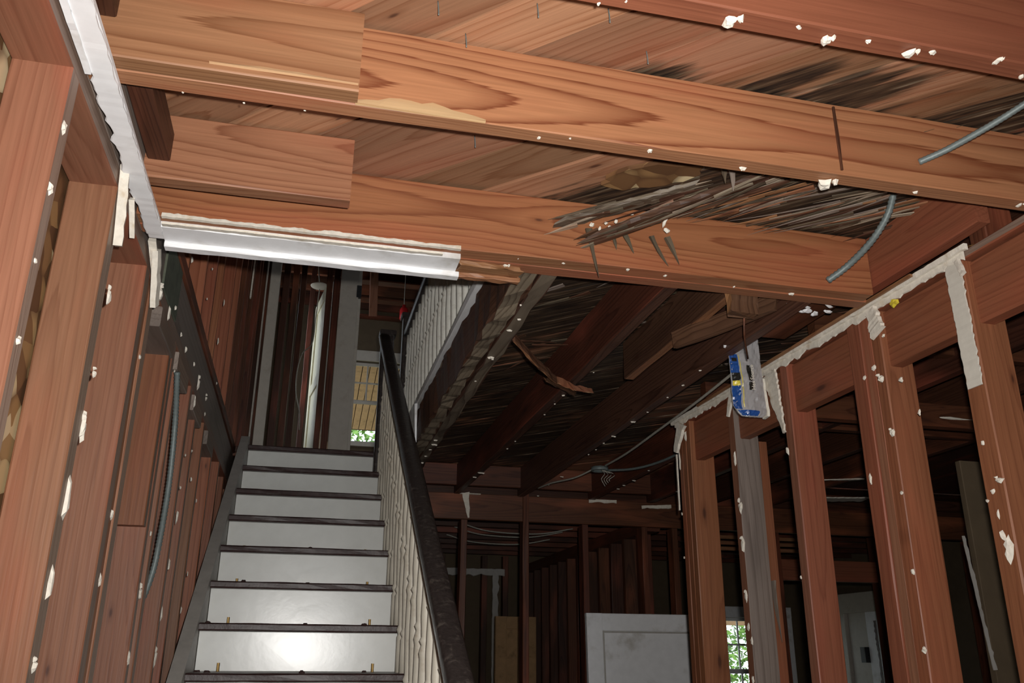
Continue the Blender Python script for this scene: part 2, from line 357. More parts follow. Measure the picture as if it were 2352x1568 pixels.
FL = {
'S1':[(-0.460,1.425,2.440,0.016,0.031),(-0.460,1.421,2.319,0.018,0.028),(-0.460,1.426,2.188,0.015,0.011),(-0.460,1.425,2.049,0.016,0.017)],
'S2':[(-0.460,1.920,2.325,0.021,0.047),(-0.460,1.915,2.147,0.023,0.023),(-0.460,1.901,2.022,0.024,0.060),(-0.460,1.878,1.871,0.026,0.098),(-0.460,1.871,1.708,0.025,0.078),(-0.460,1.865,1.564,0.023,0.029)],
'S3':[(-0.460,2.385,2.492,0.013,0.013),(-0.460,2.323,1.908,0.017,0.029),(-0.460,2.311,1.752,0.017,0.036),(-0.460,2.354,2.330,0.018,0.015)],
'S4':[(-0.460,2.941,1.941,0.015,0.018),(-0.460,2.904,1.759,0.021,0.050),(-0.460,2.873,1.576,0.020,0.053),(-0.460,2.943,2.474,0.016,0.016)],
'PL':[(-0.450,2.431,2.541,0.035,0.053),(-0.450,2.619,2.561,0.020,0.048),(-0.450,2.717,2.617,0.018,0.018),(-0.450,3.048,2.590,0.020,0.029),(-0.450,3.297,2.616,0.021,0.018),(-0.450,3.481,2.592,0.026,0.062),(-0.450,3.788,2.619,0.024,0.032),(-0.450,3.449,2.511,0.018,0.065),(-0.450,2.901,2.592,0.016,0.016)],
'SF':[(-0.455,3.434,2.063,0.021,0.056),(-0.455,3.404,1.887,0.017,0.059),(-0.455,3.388,1.718,0.017,0.059),(-0.455,3.379,1.572,0.021,0.062),(-0.455,3.420,2.169,0.018,0.018),(-0.455,3.999,1.905,0.012,0.033),(-0.455,3.607,2.350,0.015,0.015),(-0.455,3.439,2.297,0.018,0.014),(-0.455,2.932,2.881,0.020,0.026),(-0.455,3.476,3.091,0.015,0.015),(-0.455,3.444,2.942,0.011,0.011),(-0.455,4.041,3.165,0.013,0.040),(-0.455,3.998,2.955,0.017,0.043),(-0.455,4.165,2.800,0.013,0.018),(-0.455,3.968,2.209,0.016,0.024),(-0.455,3.697,2.253,0.019,0.019),(-0.455,3.870,2.572,0.016,0.020),(-0.455,3.175,2.179,0.013,0.016),(-0.455,3.935,1.758,0.016,0.036)],
'J1':[(0.408,1.487,2.598,0.011,0.011),(0.650,1.477,2.598,0.015,0.013),(0.873,1.493,2.598,0.018,0.020),(1.081,1.505,2.598,0.049,0.040),(1.307,1.490,2.598,0.013,0.016),(1.583,1.481,2.598,0.024,0.012),(0.472,1.474,2.598,0.006,0.006),(-0.181,1.511,2.598,0.006,0.005),(-0.065,1.508,2.598,0.005,0.005),(-0.293,1.505,2.598,0.006,0.005)],
'J0':[(0.401,1.086,2.598,0.011,0.006),(0.443,1.070,2.598,0.008,0.005),(0.628,1.069,2.598,0.034,0.032),(0.750,1.057,2.598,0.012,0.012),(0.812,1.074,2.598,0.032,0.022),(0.886,1.059,2.598,0.014,0.012),(0.974,1.069,2.598,0.030,0.025),(1.014,1.058,2.598,0.013,0.014),(1.142,1.050,2.598,0.024,0.011),(1.218,1.077,2.598,0.015,0.012)],
'HD':[(0.482,2.115,2.597,0.031,0.019),(0.632,2.056,2.597,0.010,0.010),(0.817,2.052,2.597,0.015,0.012),(0.933,2.065,2.597,0.015,0.012),(1.156,2.086,2.597,0.010,0.010),(1.342,2.091,2.597,0.016,0.022),(0.506,2.060,2.597,0.007,0.005)],
'RA':[(1.622,3.545,2.411,0.016,0.100),(1.622,3.470,2.513,0.020,0.059),(1.622,3.556,2.181,0.012,0.016),(1.622,3.560,1.994,0.012,0.012)],
'RB':[(1.622,3.035,2.315,0.018,0.071),(1.622,3.021,2.130,0.028,0.056),(1.622,3.026,1.986,0.028,0.063),(1.622,3.035,1.800,0.021,0.045),(1.622,3.038,1.693,0.017,0.035),(1.622,3.020,1.648,0.017,0.035),(1.622,3.037,1.515,0.017,0.035)],
'RC':[(1.622,2.654,2.266,0.016,0.038),(1.622,2.654,1.840,0.013,0.013)],
'RD':[(1.622,2.224,2.086,0.014,0.037),(1.622,2.137,2.404,0.020,0.020),(1.622,2.113,2.363,0.028,0.028),(1.622,2.187,2.388,0.017,0.017),(1.622,2.028,2.334,0.019,0.019),(1.622,2.097,2.197,0.022,0.025),(1.622,2.096,2.024,0.014,0.014),(1.622,2.097,1.811,0.019,0.019),(1.622,2.098,1.610,0.019,0.021),(1.622,2.073,2.485,0.014,0.014),(1.622,1.975,2.225,0.013,0.019)],
'RE':[(1.622,1.746,1.831,0.036,0.072),(1.622,1.738,1.994,0.029,0.017),(1.622,1.764,1.971,0.017,0.017),(1.622,1.769,2.091,0.015,0.017),(1.622,1.788,1.952,0.012,0.012),(1.622,1.762,1.916,0.010,0.029)],
'T':[(0.617,2.496,2.598,0.017,0.014),(0.610,2.599,2.598,0.020,0.017),(0.609,2.883,2.598,0.028,0.022),(0.593,2.378,2.598,0.011,0.011),(0.611,3.180,2.598,0.010,0.014),(0.610,4.196,2.598,0.026,0.018),(0.620,4.291,2.598,0.031,0.018),(0.616,4.414,2.598,0.018,0.014),(0.617,4.577,2.598,0.019,0.014),(0.622,4.749,2.598,0.020,0.020),(0.634,4.868,2.598,0.015,0.015)],
'K1':[(1.002,3.143,2.598,0.014,0.014),(0.999,3.277,2.598,0.014,0.014),(1.001,3.411,2.598,0.011,0.011),(1.007,3.592,2.598,0.012,0.010),(1.002,4.118,2.598,0.013,0.011),(1.000,4.289,2.598,0.011,0.011),(0.995,4.936,2.598,0.047,0.021),(0.983,5.076,2.598,0.027,0.016),(1.022,2.958,2.598,0.008,0.008)],
'K2':[(1.399,2.832,2.598,0.013,0.012),(1.415,3.022,2.598,0.014,0.014),(1.424,3.197,2.598,0.011,0.011),(1.431,3.434,2.598,0.012,0.012),(1.431,3.605,2.598,0.028,0.016),(1.435,3.888,2.598,0.030,0.013),(1.440,4.038,2.598,0.013,0.013),(1.449,4.187,2.598,0.014,0.014),(1.448,4.305,2.598,0.012,0.012),(1.483,4.923,2.598,0.026,0.013),(1.476,5.185,2.598,0.022,0.022),(1.519,5.595,2.598,0.018,0.015)],
'K3':[(1.938,5.087,2.598,0.033,0.017),(1.939,4.923,2.598,0.033,0.014),(1.945,5.209,2.598,0.023,0.014),(2.343,5.194,2.598,0.023,0.017),(1.914,4.617,2.598,0.013,0.013)],
}
def flakes(key, parent, nrm, up, off=0.0, name='plaster_chip', mat='plaster', grow=1.0):
    for (x, y, z, w, h) in FL[key]:
        P = Vector((x, y, z))+Vector(nrm)*off
        ow = max(w, .005)*grow; oh = max(h, .005)*grow
        flake(name, parent, P, nrm, up, ow, oh, mat, th=.3*min(ow, oh))
        if w > .02 and random.random() < .8:
            flake(name, parent, P+Vector(up)*oh*.45+Vector(nrm).cross(Vector(up))*ow*.3, nrm, up, ow*.5, oh*.4, mat, th=.3*min(ow, oh))

XL, XR = -.46, 1.63            # faces of the left and right stud walls
ZB, ZT = 2.60, 2.785           # underside and top of the upper floor joists
# ------------------------------------------------------------------ floors and outer shell
flo = empty('floor', (2.5, 3.5, 0), kind='structure')
bx('floor_slab', flo, -.6, 5.8, -2.3, 9.55, -.12, 0, 'concrete', seg=1, jit=0)
tag(bx('lawn_ground', None, -30, 40, 9.8, 60, -.9, -.6, 'grass', seg=1, jit=0), kind='structure')
ext = empty('wall_exterior', (2.5, 9.5, 0), kind='structure')
W1 = (.36, 1.02, 3.78, 4.74); W2 = (4.78, 5.52, .85, 2.02)
def shell(x0, x1, z0, z1): bx('wall_panel', ext, x0, x1, 9.5, 9.6, z0, z1, 'brownpanel', seg=1, jit=0)
shell(-.62, W1[0], 2.85, 5.5); shell(W1[1], 5.85, 2.85, 5.5); shell(W1[0], W1[1], 2.85, W1[2]); shell(W1[0], W1[1], W1[3], 5.5)
shell(-.62, W2[0], 0, 2.85); shell(W2[1], 5.85, 0, 2.85); shell(W2[0], W2[1], 0, W2[2]); shell(W2[0], W2[1], W2[3], 2.85)
wr = empty('wall_right_exterior', (5.8, 3.5, 0), kind='structure')
for (a, b_, c, d) in ((-2.3, 9.6, 0, 3.5), (-2.3, 9.6, 5.1, 5.5), (-2.3, 2.8, 3.5, 5.1), (5.2, 9.6, 3.5, 5.1)): bx('wall_panel', wr, 5.8, 5.9, a, b_, c, d, 'brownpanel', seg=1, jit=0)  # upstairs opening is an unseen addition, bringing daylight into the stairwell
wf = empty('wall_front', (2.5, -2.3, 0), kind='structure')
bx('wall_panel', wf, -.62, .2, -2.4, -2.3, 0, 5.5, 'brownpanel', seg=1, jit=0); bx('wall_panel', wf, 1.2, 5.9, -2.4, -2.3, 0, 5.5, 'brownpanel', seg=1, jit=0)
bx('wall_panel', wf, .2, 1.2, -2.4, -2.3, 2.1, 5.5, 'brownpanel', seg=1, jit=0)
roof = empty('ceiling_upper', (2.5, 3.5, 5.4), kind='structure')
bx('roof_deck', roof, -.7, 5.95, -2.5, 9.7, 5.45, 5.55, 'darkwood', seg=1, jit=0)
for i in range(22): bx('rafter', roof, -.55, 5.8, .4+.42*i, .445+.42*i, 5.27, 5.45, 'darkwood', seg=2)

# ------------------------------------------------------------------ upper floor: joists, deck, header
ceil = empty('ceiling', (.6, 1.5, ZB), kind='structure')
def xjoist(x0, x1, y0, y1, mat, edge, lab=None, z0=ZB):
    o = bx('floor_joist', ceil, x0, x1, y0, y1, z0, ZT, mat, edge, jit=.0015)
    if lab: o['label'] = lab
    return o
xjoist(-.5, 1.66, .28, .325, 'tan', 'tan_edge'); xjoist(-.5, 1.66, .66, .705, 'tan', 'tan_edge')
j0 = xjoist(-.46, 1.63, 1.045, 1.09, 'red', 'red', 'reddish joist with plaster spots along its lower edge')
j1 = xjoist(-.46, 1.63, 1.465, 1.51, 'bold', 'tan_edge', 'orange pine joist with bold cathedral grain')
s1 = xjoist(-.46, .034, 1.422, 1.464, 'tan', 'tan_edge', 'short sister board nailed to the joist')
s2 = bx('floor_joist', ceil, -.46, .045, 1.88, 1.925, 2.615, ZT, 'tan', 'tan_edge'); s2['label'] = 'short knotty joist stub'
hd = bx('header_joist', ceil, -.46, 1.585, 2.045, 2.098, ZB, ZT, 'header', 'tan_edge'); hd['label'] = 'header joist at the edge of the stairwell'
hd2 = bx('header_joist', ceil, -.46, 1.60, 2.10, 2.15, ZB, ZT, 'header', 'tan_edge')
flakes('J1', j1, (0, 0, -1), (1, 0, 0)); flakes('J0', j0, (0, 0, -1), (1, 0, 0)); flakes('HD', hd, (0, 0, -1), (1, 0, 0))
# split, pale edges along the lower arris
def splitpatch(par, x0, x1, y, z0, z1):
    n = 12; vs = []
    for i in range(n+1):
        s = i/n; k = math.sin(math.pi*min(1, s*.8+.12))*random.uniform(.75, 1.05)
        vs += [(x0+(x1-x0)*s, y+.002, z0), (x0+(x1-x0)*s, y-.0035, z0+.002), (x0+(x1-x0)*s, y-.001, z0+(z1-z0)*k)]
    c = Vector(((x0+x1)/2, y, (z0+z1)/2)); vs = [Vector(v)-c for v in vs]; fs = []
    for i in range(n): p = i*3; fs += [(p, p+3, p+4, p+1), (p+1, p+4, p+5, p+2)]
    return mesh('split_edge', vs, fs, 'pale', par, Matrix.Translation(c))
splitpatch(j1, .03, .29, 1.463, 2.598, 2.628); splitpatch(s1, -.24, .032, 1.42, 2.612, 2.622)
# scarf line on joist one
bx('cleat_mark', j1, 1.098, 1.104, 1.4605, 1.466, 2.61, 2.775, 'darkwood', seg=2)
# wall-side nailers between the joists
bx('nailer', ceil, -.42, -.37, 1.51, 1.88, 2.66, 2.735, 'darkwood', seg=2); bx('nailer', ceil, -.45, -.41, 1.09, 1.42, 2.68, 2.785, 'darkwood', seg=2)
bx('nailer', ceil, -.45, -.425, 1.51, 1.88, 2.61, 2.785, 'grey', seg=2)
# joists of the hall beyond the stairwell, running away from the header
trim_j = bx('trimmer_joist', ceil, .592, .642, 2.15, 5.68, ZB, ZT, 'rotmed', 'rotgrey', seg=26, jit=.006); trim_j['label'] = 'rotten trimmer joist along the stairwell'
trim_2 = bx('trimmer_joist', ceil, .532, .590, 2.15, 4.9, 2.606, ZT, 'rotmed', 'rotgrey', seg=44, jit=.008)
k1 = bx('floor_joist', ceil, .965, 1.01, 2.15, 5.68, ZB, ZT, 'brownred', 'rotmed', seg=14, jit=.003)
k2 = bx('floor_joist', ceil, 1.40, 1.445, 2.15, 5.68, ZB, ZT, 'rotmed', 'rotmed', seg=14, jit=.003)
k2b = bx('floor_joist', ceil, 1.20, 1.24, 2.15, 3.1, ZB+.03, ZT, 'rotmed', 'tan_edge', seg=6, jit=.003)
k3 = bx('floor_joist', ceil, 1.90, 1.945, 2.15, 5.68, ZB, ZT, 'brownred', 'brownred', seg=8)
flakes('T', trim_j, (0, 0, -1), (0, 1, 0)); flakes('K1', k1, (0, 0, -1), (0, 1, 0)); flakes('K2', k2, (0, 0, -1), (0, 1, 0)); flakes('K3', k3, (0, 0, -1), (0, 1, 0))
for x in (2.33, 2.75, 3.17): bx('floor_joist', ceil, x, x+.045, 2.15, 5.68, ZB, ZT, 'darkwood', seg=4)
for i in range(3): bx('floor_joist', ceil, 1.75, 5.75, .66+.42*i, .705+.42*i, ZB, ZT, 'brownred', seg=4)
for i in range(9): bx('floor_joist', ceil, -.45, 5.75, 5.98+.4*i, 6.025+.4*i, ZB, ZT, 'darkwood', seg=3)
for (a, b_) in ((.645, .965), (1.01, 1.4), (1.445, 1.9), (1.945, 2.33)): bx('blocking', ceil, a, b_, 5.60, 5.64, 2.645, ZT, 'brownred', seg=1)
# diagonal deck boards
c45 = math.sqrt(.5); D = Vector((c45, -c45, 0)); N = Vector((c45, c45, 0)); BW = .145
def deck_rect(x0, x1, y0, y1):
    s0 = min(N.dot(Vector((x, y, 0))) for x in (x0, x1) for y in (y0, y1)); s1_ = max(N.dot(Vector((x, y, 0))) for x in (x0, x1) for y in (y0, y1))
    k = math.floor(s0/BW)
    while k*BW < s1_:
        lo, hi = k*BW+.0025, (k+1)*BW-.0025; sm = (lo+hi)/2
        poly = [(-12, lo-sm), (12, lo-sm), (12, hi-sm), (-12, hi-sm)]
        O = N*sm
        # half planes in board coordinates (u along D, v along N)
        for (nx, ny, d) in ((1, 0, x1), (-1, 0, -x0), (0, 1, y1), (0, -1, -y0)):
            w3 = Vector((nx, ny, 0)); poly = clip(poly, (w3.dot(D), w3.dot(N)), d-w3.dot(O))
            if len(poly) < 3: break
        if len(poly) >= 3:
            cx = sum(p[0] for p in poly)/len(poly); poly = [(p[0]-cx, p[1]) for p in poly]
            P = O+D*cx; dz = random.uniform(0, .007)
            Mx = frame((P.x, P.y, ZT+dz), D, N)
            prism('deck_board', ceil, poly, 0, .02, 'deck', Mx)
        k += 1
deck_rect(-.55, 1.66, .2, 2.15); deck_rect(.565, 2.4, 2.15, 5.68)
# upper floor slabs over everything else (hidden above the deck boards)
upf = empty('floor_upper', (2.5, 3.5, 2.81), kind='structure')
for (x0, x1, y0, y1) in ((-.55, 5.8, -2.3, 2.16), (.60, 5.8, 2.16, 5.66), (-.55, 5.8, 5.74, 9.5)):
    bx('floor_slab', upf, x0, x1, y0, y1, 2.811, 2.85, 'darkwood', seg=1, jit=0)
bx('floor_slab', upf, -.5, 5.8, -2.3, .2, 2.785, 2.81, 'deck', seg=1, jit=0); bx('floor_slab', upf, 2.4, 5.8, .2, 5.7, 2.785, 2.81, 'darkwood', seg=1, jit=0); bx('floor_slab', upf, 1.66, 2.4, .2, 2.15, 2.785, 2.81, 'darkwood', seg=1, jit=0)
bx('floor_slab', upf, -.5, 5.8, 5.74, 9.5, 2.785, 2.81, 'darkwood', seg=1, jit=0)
# rot: strand-board patch showing through, torn slivers and broken planks
Rnd = random.Random(3)
op = []
for i in range(22):
    a = 2*math.pi*i/22; op.append((math.cos(a)*.14*Rnd.uniform(.75, 1.1), math.sin(a)*.055*Rnd.uniform(.7, 1.15)))
prism('strand_board_patch', ceil, op, -.006, .006, 'osb', frame((.82, 1.845, 2.776), (.85, -.5, 0), (.5, .85, 0)))
for i in range(150):
    x = Rnd.uniform(.82, 1.66); y = Rnd.uniform(1.60, 2.06); d = -D if Rnd.random() < .8 else D
    d = Vector((d.x+Rnd.uniform(-.15, .15), d.y+Rnd.uniform(-.15, .15), Rnd.uniform(-.10, .03)))
    random.seed(i); L = Rnd.uniform(.10, .38)
    if y+d.y*L > 2.04: y = 2.03-max(0, d.y*L)
    if y < 1.53 or (x < 1.06 and y < 1.95): continue
    splinter('splinter', ceil, (x, y, 2.783-Rnd.uniform(0, .02)), d, L, Rnd.uniform(.005, .018), Rnd.uniform(.002, .006), Rnd.choice(('rot', 'rot', 'rotmed', 'rotmed', 'grey', 'tan_edge', 'palegrey')))
for i in range(40):
    x = Rnd.uniform(.7, 1.9); y = Rnd.uniform(2.2, 3.4); d = D if Rnd.random() < .5 else -D
    d = Vector((d.x+Rnd.uniform(-.2, .2), d.y+Rnd.uniform(-.2, .2), Rnd.uniform(-.2, 0)))
    random.seed(i+90); splinter('splinter', ceil, (x, y, 2.782), d, Rnd.uniform(.08, .25), Rnd.uniform(.01, .025), Rnd.uniform(.003, .008), Rnd.choice(('rot', 'rotmed', 'rotmed', 'grey')))
random.seed(11)
def broken(a, b, w, t, mat, lab):
    o = board('broken_plank', ceil, a, b, (N+Vector((0, 0, .2))), w, t, mat, None, seg=18, jit=.003, ragged=.05, ch=.002); o['label'] = lab; return o
p1 = broken((.715, 2.03, 2.672), (1.10, 1.72, 2.755), .045, .016, 'rotmed', 'rotten plank broken off over the header')
p2 = broken((.62, 2.035, 2.705), (.93, 1.86, 2.765), .055, .012, 'rotgrey', 'short broken plank flecked with plaster')
for (x, y, z) in ((.70, 2.02, 2.715), (.735, 2.0, 2.715), (.76, 1.99, 2.718), (.80, 1.97, 2.735), (.745, 2.0, 2.703), (.72, 2.01, 2.70)): flake('plaster_chip', p2, (x, y-.01, z-.016), (0, -.6, -.8), (1, 0, 0), random.uniform(.008, .02), random.uniform(.008, .018))
for (x, y, z, w, h) in ((.875, 1.92, 2.735, .03, .012), (.90, 1.985, 2.725, .012, .04), (.905, 1.99, 2.70, .02, .014)): flake('plaster_chip', p1, (x, y-.015, z-.01), (0, -.7, -.7), (1, 0, -.3), h, w)
for (pp, a, e, n_) in ((p1, Vector((.70, 2.035, 2.668)), Vector((1.12, 1.70, 2.762)), 26), (p2, Vector((.60, 2.03, 2.702)), Vector((.95, 1.85, 2.77)), 16)):
    dd = (e-a).normalized()
    for i in range(n_):
        s_ = random.random(); P = a.lerp(e, s_)+Vector((random.uniform(-.012, .012), random.uniform(-.015, .006), random.uniform(-.022, .02)))
        g = -1 if random.random() < .65 else 1; L_ = min(random.uniform(.08, .26), .04+(s_ if g < 0 else 1-s_)*(e-a).length)
        splinter('splinter', pp, P, dd*g+Vector((random.uniform(-.08, .08), random.uniform(-.08, .02), random.uniform(-.08, .08))), L_, random.uniform(.006, .02), random.uniform(.003, .008), random.choice(('rotmed', 'rot', 'rotgrey', 'palegrey', 'rotmed')))
for (x, y, L, dx) in ((.70, 2.035, .15, .1), (.885, 2.035, .10, .35), (.80, 2.03, .07, .5), (.93, 2.03, .09, .4), (.765, 2.03, .06, .3)):
    splinter('splinter', ceil, (x, y, 2.70), (dx, -.06, -1), L, .018, .006, 'rot', up=(0, 1, 0))
splinter('splinter', ceil, (.985, 1.74, 2.78), (.12, .0, -1), .085, .022, .009, 'grey', up=(0, 1, 0)); splinter('splinter', ceil, (.97, 1.75, 2.78), (.02, .0, -1), .06, .02, .009, 'rot', up=(0, 1, 0))
for (x, y) in ((.34, 1.2), (.36, 1.32), (.5, 1.3), (.06, 1.3), (.17, 1.36), (.62, 1.40), (.05, 1.75), (.33, 1.8), (.24, 1.44)): tube('nail', ceil, [(x, y, 2.79), (x+.002, y, 2.772), (x+.003, y+.001, 2.757)], .0013, 'steel', n=5)
# painted strips left at the ceiling line
lt = bx('ceiling_trim', ceil, -.445, -.405, .7, 2.15, 2.587, ZB, 'white', seg=8, jit=.0006); lt['label'] = 'white painted ceiling strip along the left wall'
ragged_strip('plaster_edge', ceil, (-.405, .8, 2.586), (-.405, 2.12, 2.586), (-1, 0, .0), .052, (0, 0, -1), .004, 'white', n=90, rag=.45)
ragged_strip('plaster_edge', ceil, (-.455, 1.0, 2.578), (-.455, 1.46, 2.578), (0, 0, 1), .03, (1, 0, 0), .012, 'white', rag=.2)
ht = bx('header_trim', ceil, -.405, .35, 2.07, 2.168, 2.583, ZB, 'white', seg=18, jit=.001); ht['label'] = 'white painted trim under the header'
bx('trim_bead', ht, -.405, .36, 2.15, 2.182, 2.568, 2.584, 'white', seg=18, jit=.0012, ch=.005)
ragged_strip('plaster_edge', ht, (-.40, 2.046, 2.594), (.345, 2.046, 2.594), (0, .0, 1), .015, (0, -1, 0), .012, 'plaster', n=80, rag=.85, base=.4)
ragged_strip('plaster_edge', ht, (-.40, 2.052, 2.588), (.30, 2.052, 2.588), (0, 1, 0), .022, (0, 0, -1), .006, 'plaster', n=60, rag=.6)
hb = bx('bare_trim', ceil, .352, .53, 2.11, 2.17, 2.585, ZB, 'tan_edge', seg=8, jit=.002, ragged=.01); bx('trim_bead', hb, .34, .53, 2.155, 2.178, 2.572, 2.586, 'tan_edge', seg=8, jit=.002, ragged=.008)

# ------------------------------------------------------------------ left wall
wl = empty('wall_left', (-.51, 2.5, 0), kind='structure')
def stud(par, x0, x1, y0, y1, z0, z1, mat='stud', edge='grey_edge', **k): return bx('stud', par, x0, x1, y0, y1, z0, z1, mat, edge, **k)
X0 = XL-.10
for y in (-1.55, -1.1, -.7, -.28, .14, .56, .985): stud(wl, X0, XL, y, y+.045, .045, 2.555)
L1 = stud(wl, X0, XL, 1.41, 1.458, .045, 2.555); L2 = stud(wl, X0, XL, 1.835, 1.895, .045, 2.555)
L3 = stud(wl, X0, XL, 2.26, 2.315, .045, 2.555); stud(wl, X0, XL-.004, 2.317, 2.36, .045, 2.555, edge='tan'); stud(wl, X0, XL, 2.362, 2.42, .045, 2.555)
L4 = stud(wl, X0, XL, 2.865, 2.91, .045, 2.555)
b4 = bx('block', wl, X0, XL-.003, 2.82, 2.864, 1.95, 2.52, 'red', 'grey_edge'); b4['label'] = 'short dark red block on the stud'
L5 = stud(wl, X0, XL, 3.385, 3.435, .045, 2.555)
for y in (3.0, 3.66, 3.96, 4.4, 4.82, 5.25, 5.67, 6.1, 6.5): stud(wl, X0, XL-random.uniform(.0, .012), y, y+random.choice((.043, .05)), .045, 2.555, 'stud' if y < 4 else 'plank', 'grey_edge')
pl = bx('top_plate', wl, X0, XL, -2.2, 6.9, 2.555, ZB, 'stud', 'grey_edge', seg=10)
for y in (2.55, 2.97, 3.5, 4.1): bx('block', wl, X0, XL+.004, y, y+.30, 2.49, 2.553, 'grey', 'grey_edge', seg=2)
bx('added_slit_screen', wl, X0, -.43, 6.92, 6.97, 2.85, 5.27, 'darkwood', seg=2)  # added screen, hides the bright slit from the opening behind it
bx('sole_plate', wl, X0, XL, -2.2, 6.9, 0, .045, 'stud')
bx('rim_joist', wl, X0, XL-.012, 2.16, 6.9, 2.602, 2.80, 'grey', 'grey', seg=8); bx('mouldy_block', wl, X0, XL-.005, 2.56, 2.86, 2.62, 2.80, 'olive', seg=2)
bx('rim_joist', wl, X0, XL-.002, -2.2, 2.15, 2.602, ZT, 'grey', 'grey', seg=6)
bx('upper_sole_plate', wl, X0, XL, 2.16, 6.9, 2.80, 2.845, 'brownred', seg=6)
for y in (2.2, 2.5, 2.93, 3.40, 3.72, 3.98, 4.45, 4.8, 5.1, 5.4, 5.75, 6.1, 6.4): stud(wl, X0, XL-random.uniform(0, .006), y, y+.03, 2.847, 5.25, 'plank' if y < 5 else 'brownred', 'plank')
for (a, b_, c, d) in ((-2.35, 7.6, 0, 5.45), (8.6, 9.6, 0, 5.45), (7.6, 8.6, 0, 3.5), (7.6, 8.6, 4.9, 5.45)): bx('sheathing', wl, -.585, -.565, a, b_, c, d, 'osb', seg=1, jit=0)  # unseen upper opening between the pieces is added to light the ivory door
flakes('S1', L1, (1, 0, 0), (0, 0, 1)); flakes('S2', L2, (1, 0, 0), (0, 0, 1)); flakes('S3', L3, (1, 0, 0), (0, 0, 1)); flakes('S4', L4, (1, 0, 0), (0, 0, 1)); flakes('PL', pl, (1, 0, 0), (0, 0, 1)); flakes('SF', L5, (1, 0, 0), (0, 0, 1))
ragged_strip('plaster_edge', L2, (-.457, 1.815, 2.60), (-.457, 1.872, 2.43), (0, 1, .3), .034, (1, 0, 0), .02, 'plaster', rag=.5)
ragged_strip('plaster_edge', L3, (-.455, 2.20, 2.60), (-.452, 2.30, 2.545), (0, .4, 1), .03, (1, 0, 0), .02, 'plaster', rag=.5)
ragged_strip('plaster_edge', L3, (-.445, 2.245, 2.60), (-.445, 2.335, 2.475), (0, -1, -.5), .04, (1, 0, 0), .018, 'plaster', rag=.6)
ragged_strip('plaster_edge', L3, (-.455, 1.93, 2.575), (-.455, 2.0, 2.51), (0, 1, .5), .02, (1, 0, 0), .012, 'plaster', rag=.6)
ragged_strip('plaster_edge', wl, (-.455, 5.45, 4.25), (-.455, 5.4, 3.75), (0, 1, .1), .035, (1, 0, 0), .01, 'plaster', rag=.6)

# ------------------------------------------------------------------ right wall
wrt = empty('wall_right', (1.68, 2.6, 0), kind='structure')
X1 = XR+.10
Ra = stud(wrt, XR, X1+.01, 3.445, 3.487, 0.045, 2.575, 'red', 'red'); stud(wrt, XR, X1, 3.489, 3.53, .045, 2.575, 'red', 'red'); stud(wrt, XR, X1, 3.532, 3.572, .045, 2.575, 'red', 'red')
Rb = stud(wrt, XR, X1, 3.035, 3.085, .045, 2.575, 'grey', 'stud'); Rb['label'] = 'grey weathered stud'
stud(wrt, X1+.002, X1+.05, 3.06, 3.105, .045, 2.4, 'red', 'red')
Rc = stud(wrt, XR, X1, 2.62, 2.668, .045, 2.575, 'red', 'stud')
Rd = stud(wrt, XR, X1, 2.10, 2.146, .045, 2.575, 'red', 'red'); stud(wrt, XR+.004, X1, 2.148, 2.19, .045, 2.575, 'red', 'stud'); stud(wrt, XR, X1, 2.192, 2.256, .045, 2.575, 'red', 'red')
Re = stud(wrt, XR, X1, 1.735, 1.80, .045, 2.575, 'red', 'red')
for y in (1.32, .9, .48): stud(wrt, XR, X1, y, y+.045, .045, 2.575, 'red', 'red')
bm = bx('ribbon_beam', wrt, XR+.022, XR+.065, .4, 3.57, 2.40, 2.572, 'red', 'red', seg=8)
rp = bx('top_plate', wrt, XR, X1, .4, 3.572, 2.576, ZB, 'red', 'grey_edge', seg=8)
bx('sole_plate', wrt, XR, X1, .4, 3.572, 0, .045, 'red')
bx('rim_joist', wrt, 1.588, 1.628, 1.62, 2.10, 2.625, ZT, 'red', 'red', seg=3); bx('stud_stub', wrt, 1.65, 1.74, 1.66, 1.72, ZB, ZT, 'brownred', seg=1)
flakes('RA', Ra, (-1, 0, 0), (0, 0, 1)); flakes('RB', Rb, (-1, 0, 0), (0, 0, 1)); flakes('RC', Rc, (-1, 0, 0), (0, 0, 1)); flakes('RD', Rd, (-1, 0, 0), (0, 0, 1)); flakes('RE', Re, (-1, 0, 0), (0, 0, 1))
ragged_strip('plaster_edge', rp, (1.622, 1.70, 2.606), (1.622, 3.60, 2.606), (0, 0, -1), .020, (-1, 0, 0), .012, 'plaster', n=110, rag=.6)
ragged_strip('plaster_edge', rp, (1.626, 1.72, 2.594), (1.626, 3.58, 2.594), (0, 0, -1), .034, (-1, 0, 0), .006, 'plaster', n=120, rag=.95)
ragged_strip('lath_strip', rp, (1.609, 1.9, 2.606), (1.609, 3.3, 2.606), (0, 0, -1), .009, (-1, 0, 0), .01, 'tan_edge', n=40, rag=.3)
ragged_strip('gypsum_tape', Re, (1.6255, 1.737, 2.585), (1.6255, 1.737, 2.235), (0, 1, 0), .066, (-1, 0, 0), .004, 'paper', n=40, rag=.22, taper=.1)
ragged_strip('plaster_edge', Re, (1.618, 1.728, 2.575), (1.618, 1.715, 2.53), (0, 1, 0), .02, (-1, 0, 0), .012, 'plaster', rag=.6)
ragged_strip('plaster_edge', Rc, (1.618, 2.668, 2.57), (1.618, 2.645, 2.33), (0, 1, .1), .11, (-1, 0, 0), .008, 'plaster', n=26, rag=.35, taper=.85)
ragged_strip('plaster_edge', Rc, (1.60, 2.76, 2.545), (1.60, 2.745, 2.40), (0, -1, 0), .04, (-1, 0, 0), .012, 'plaster', rag=.6)
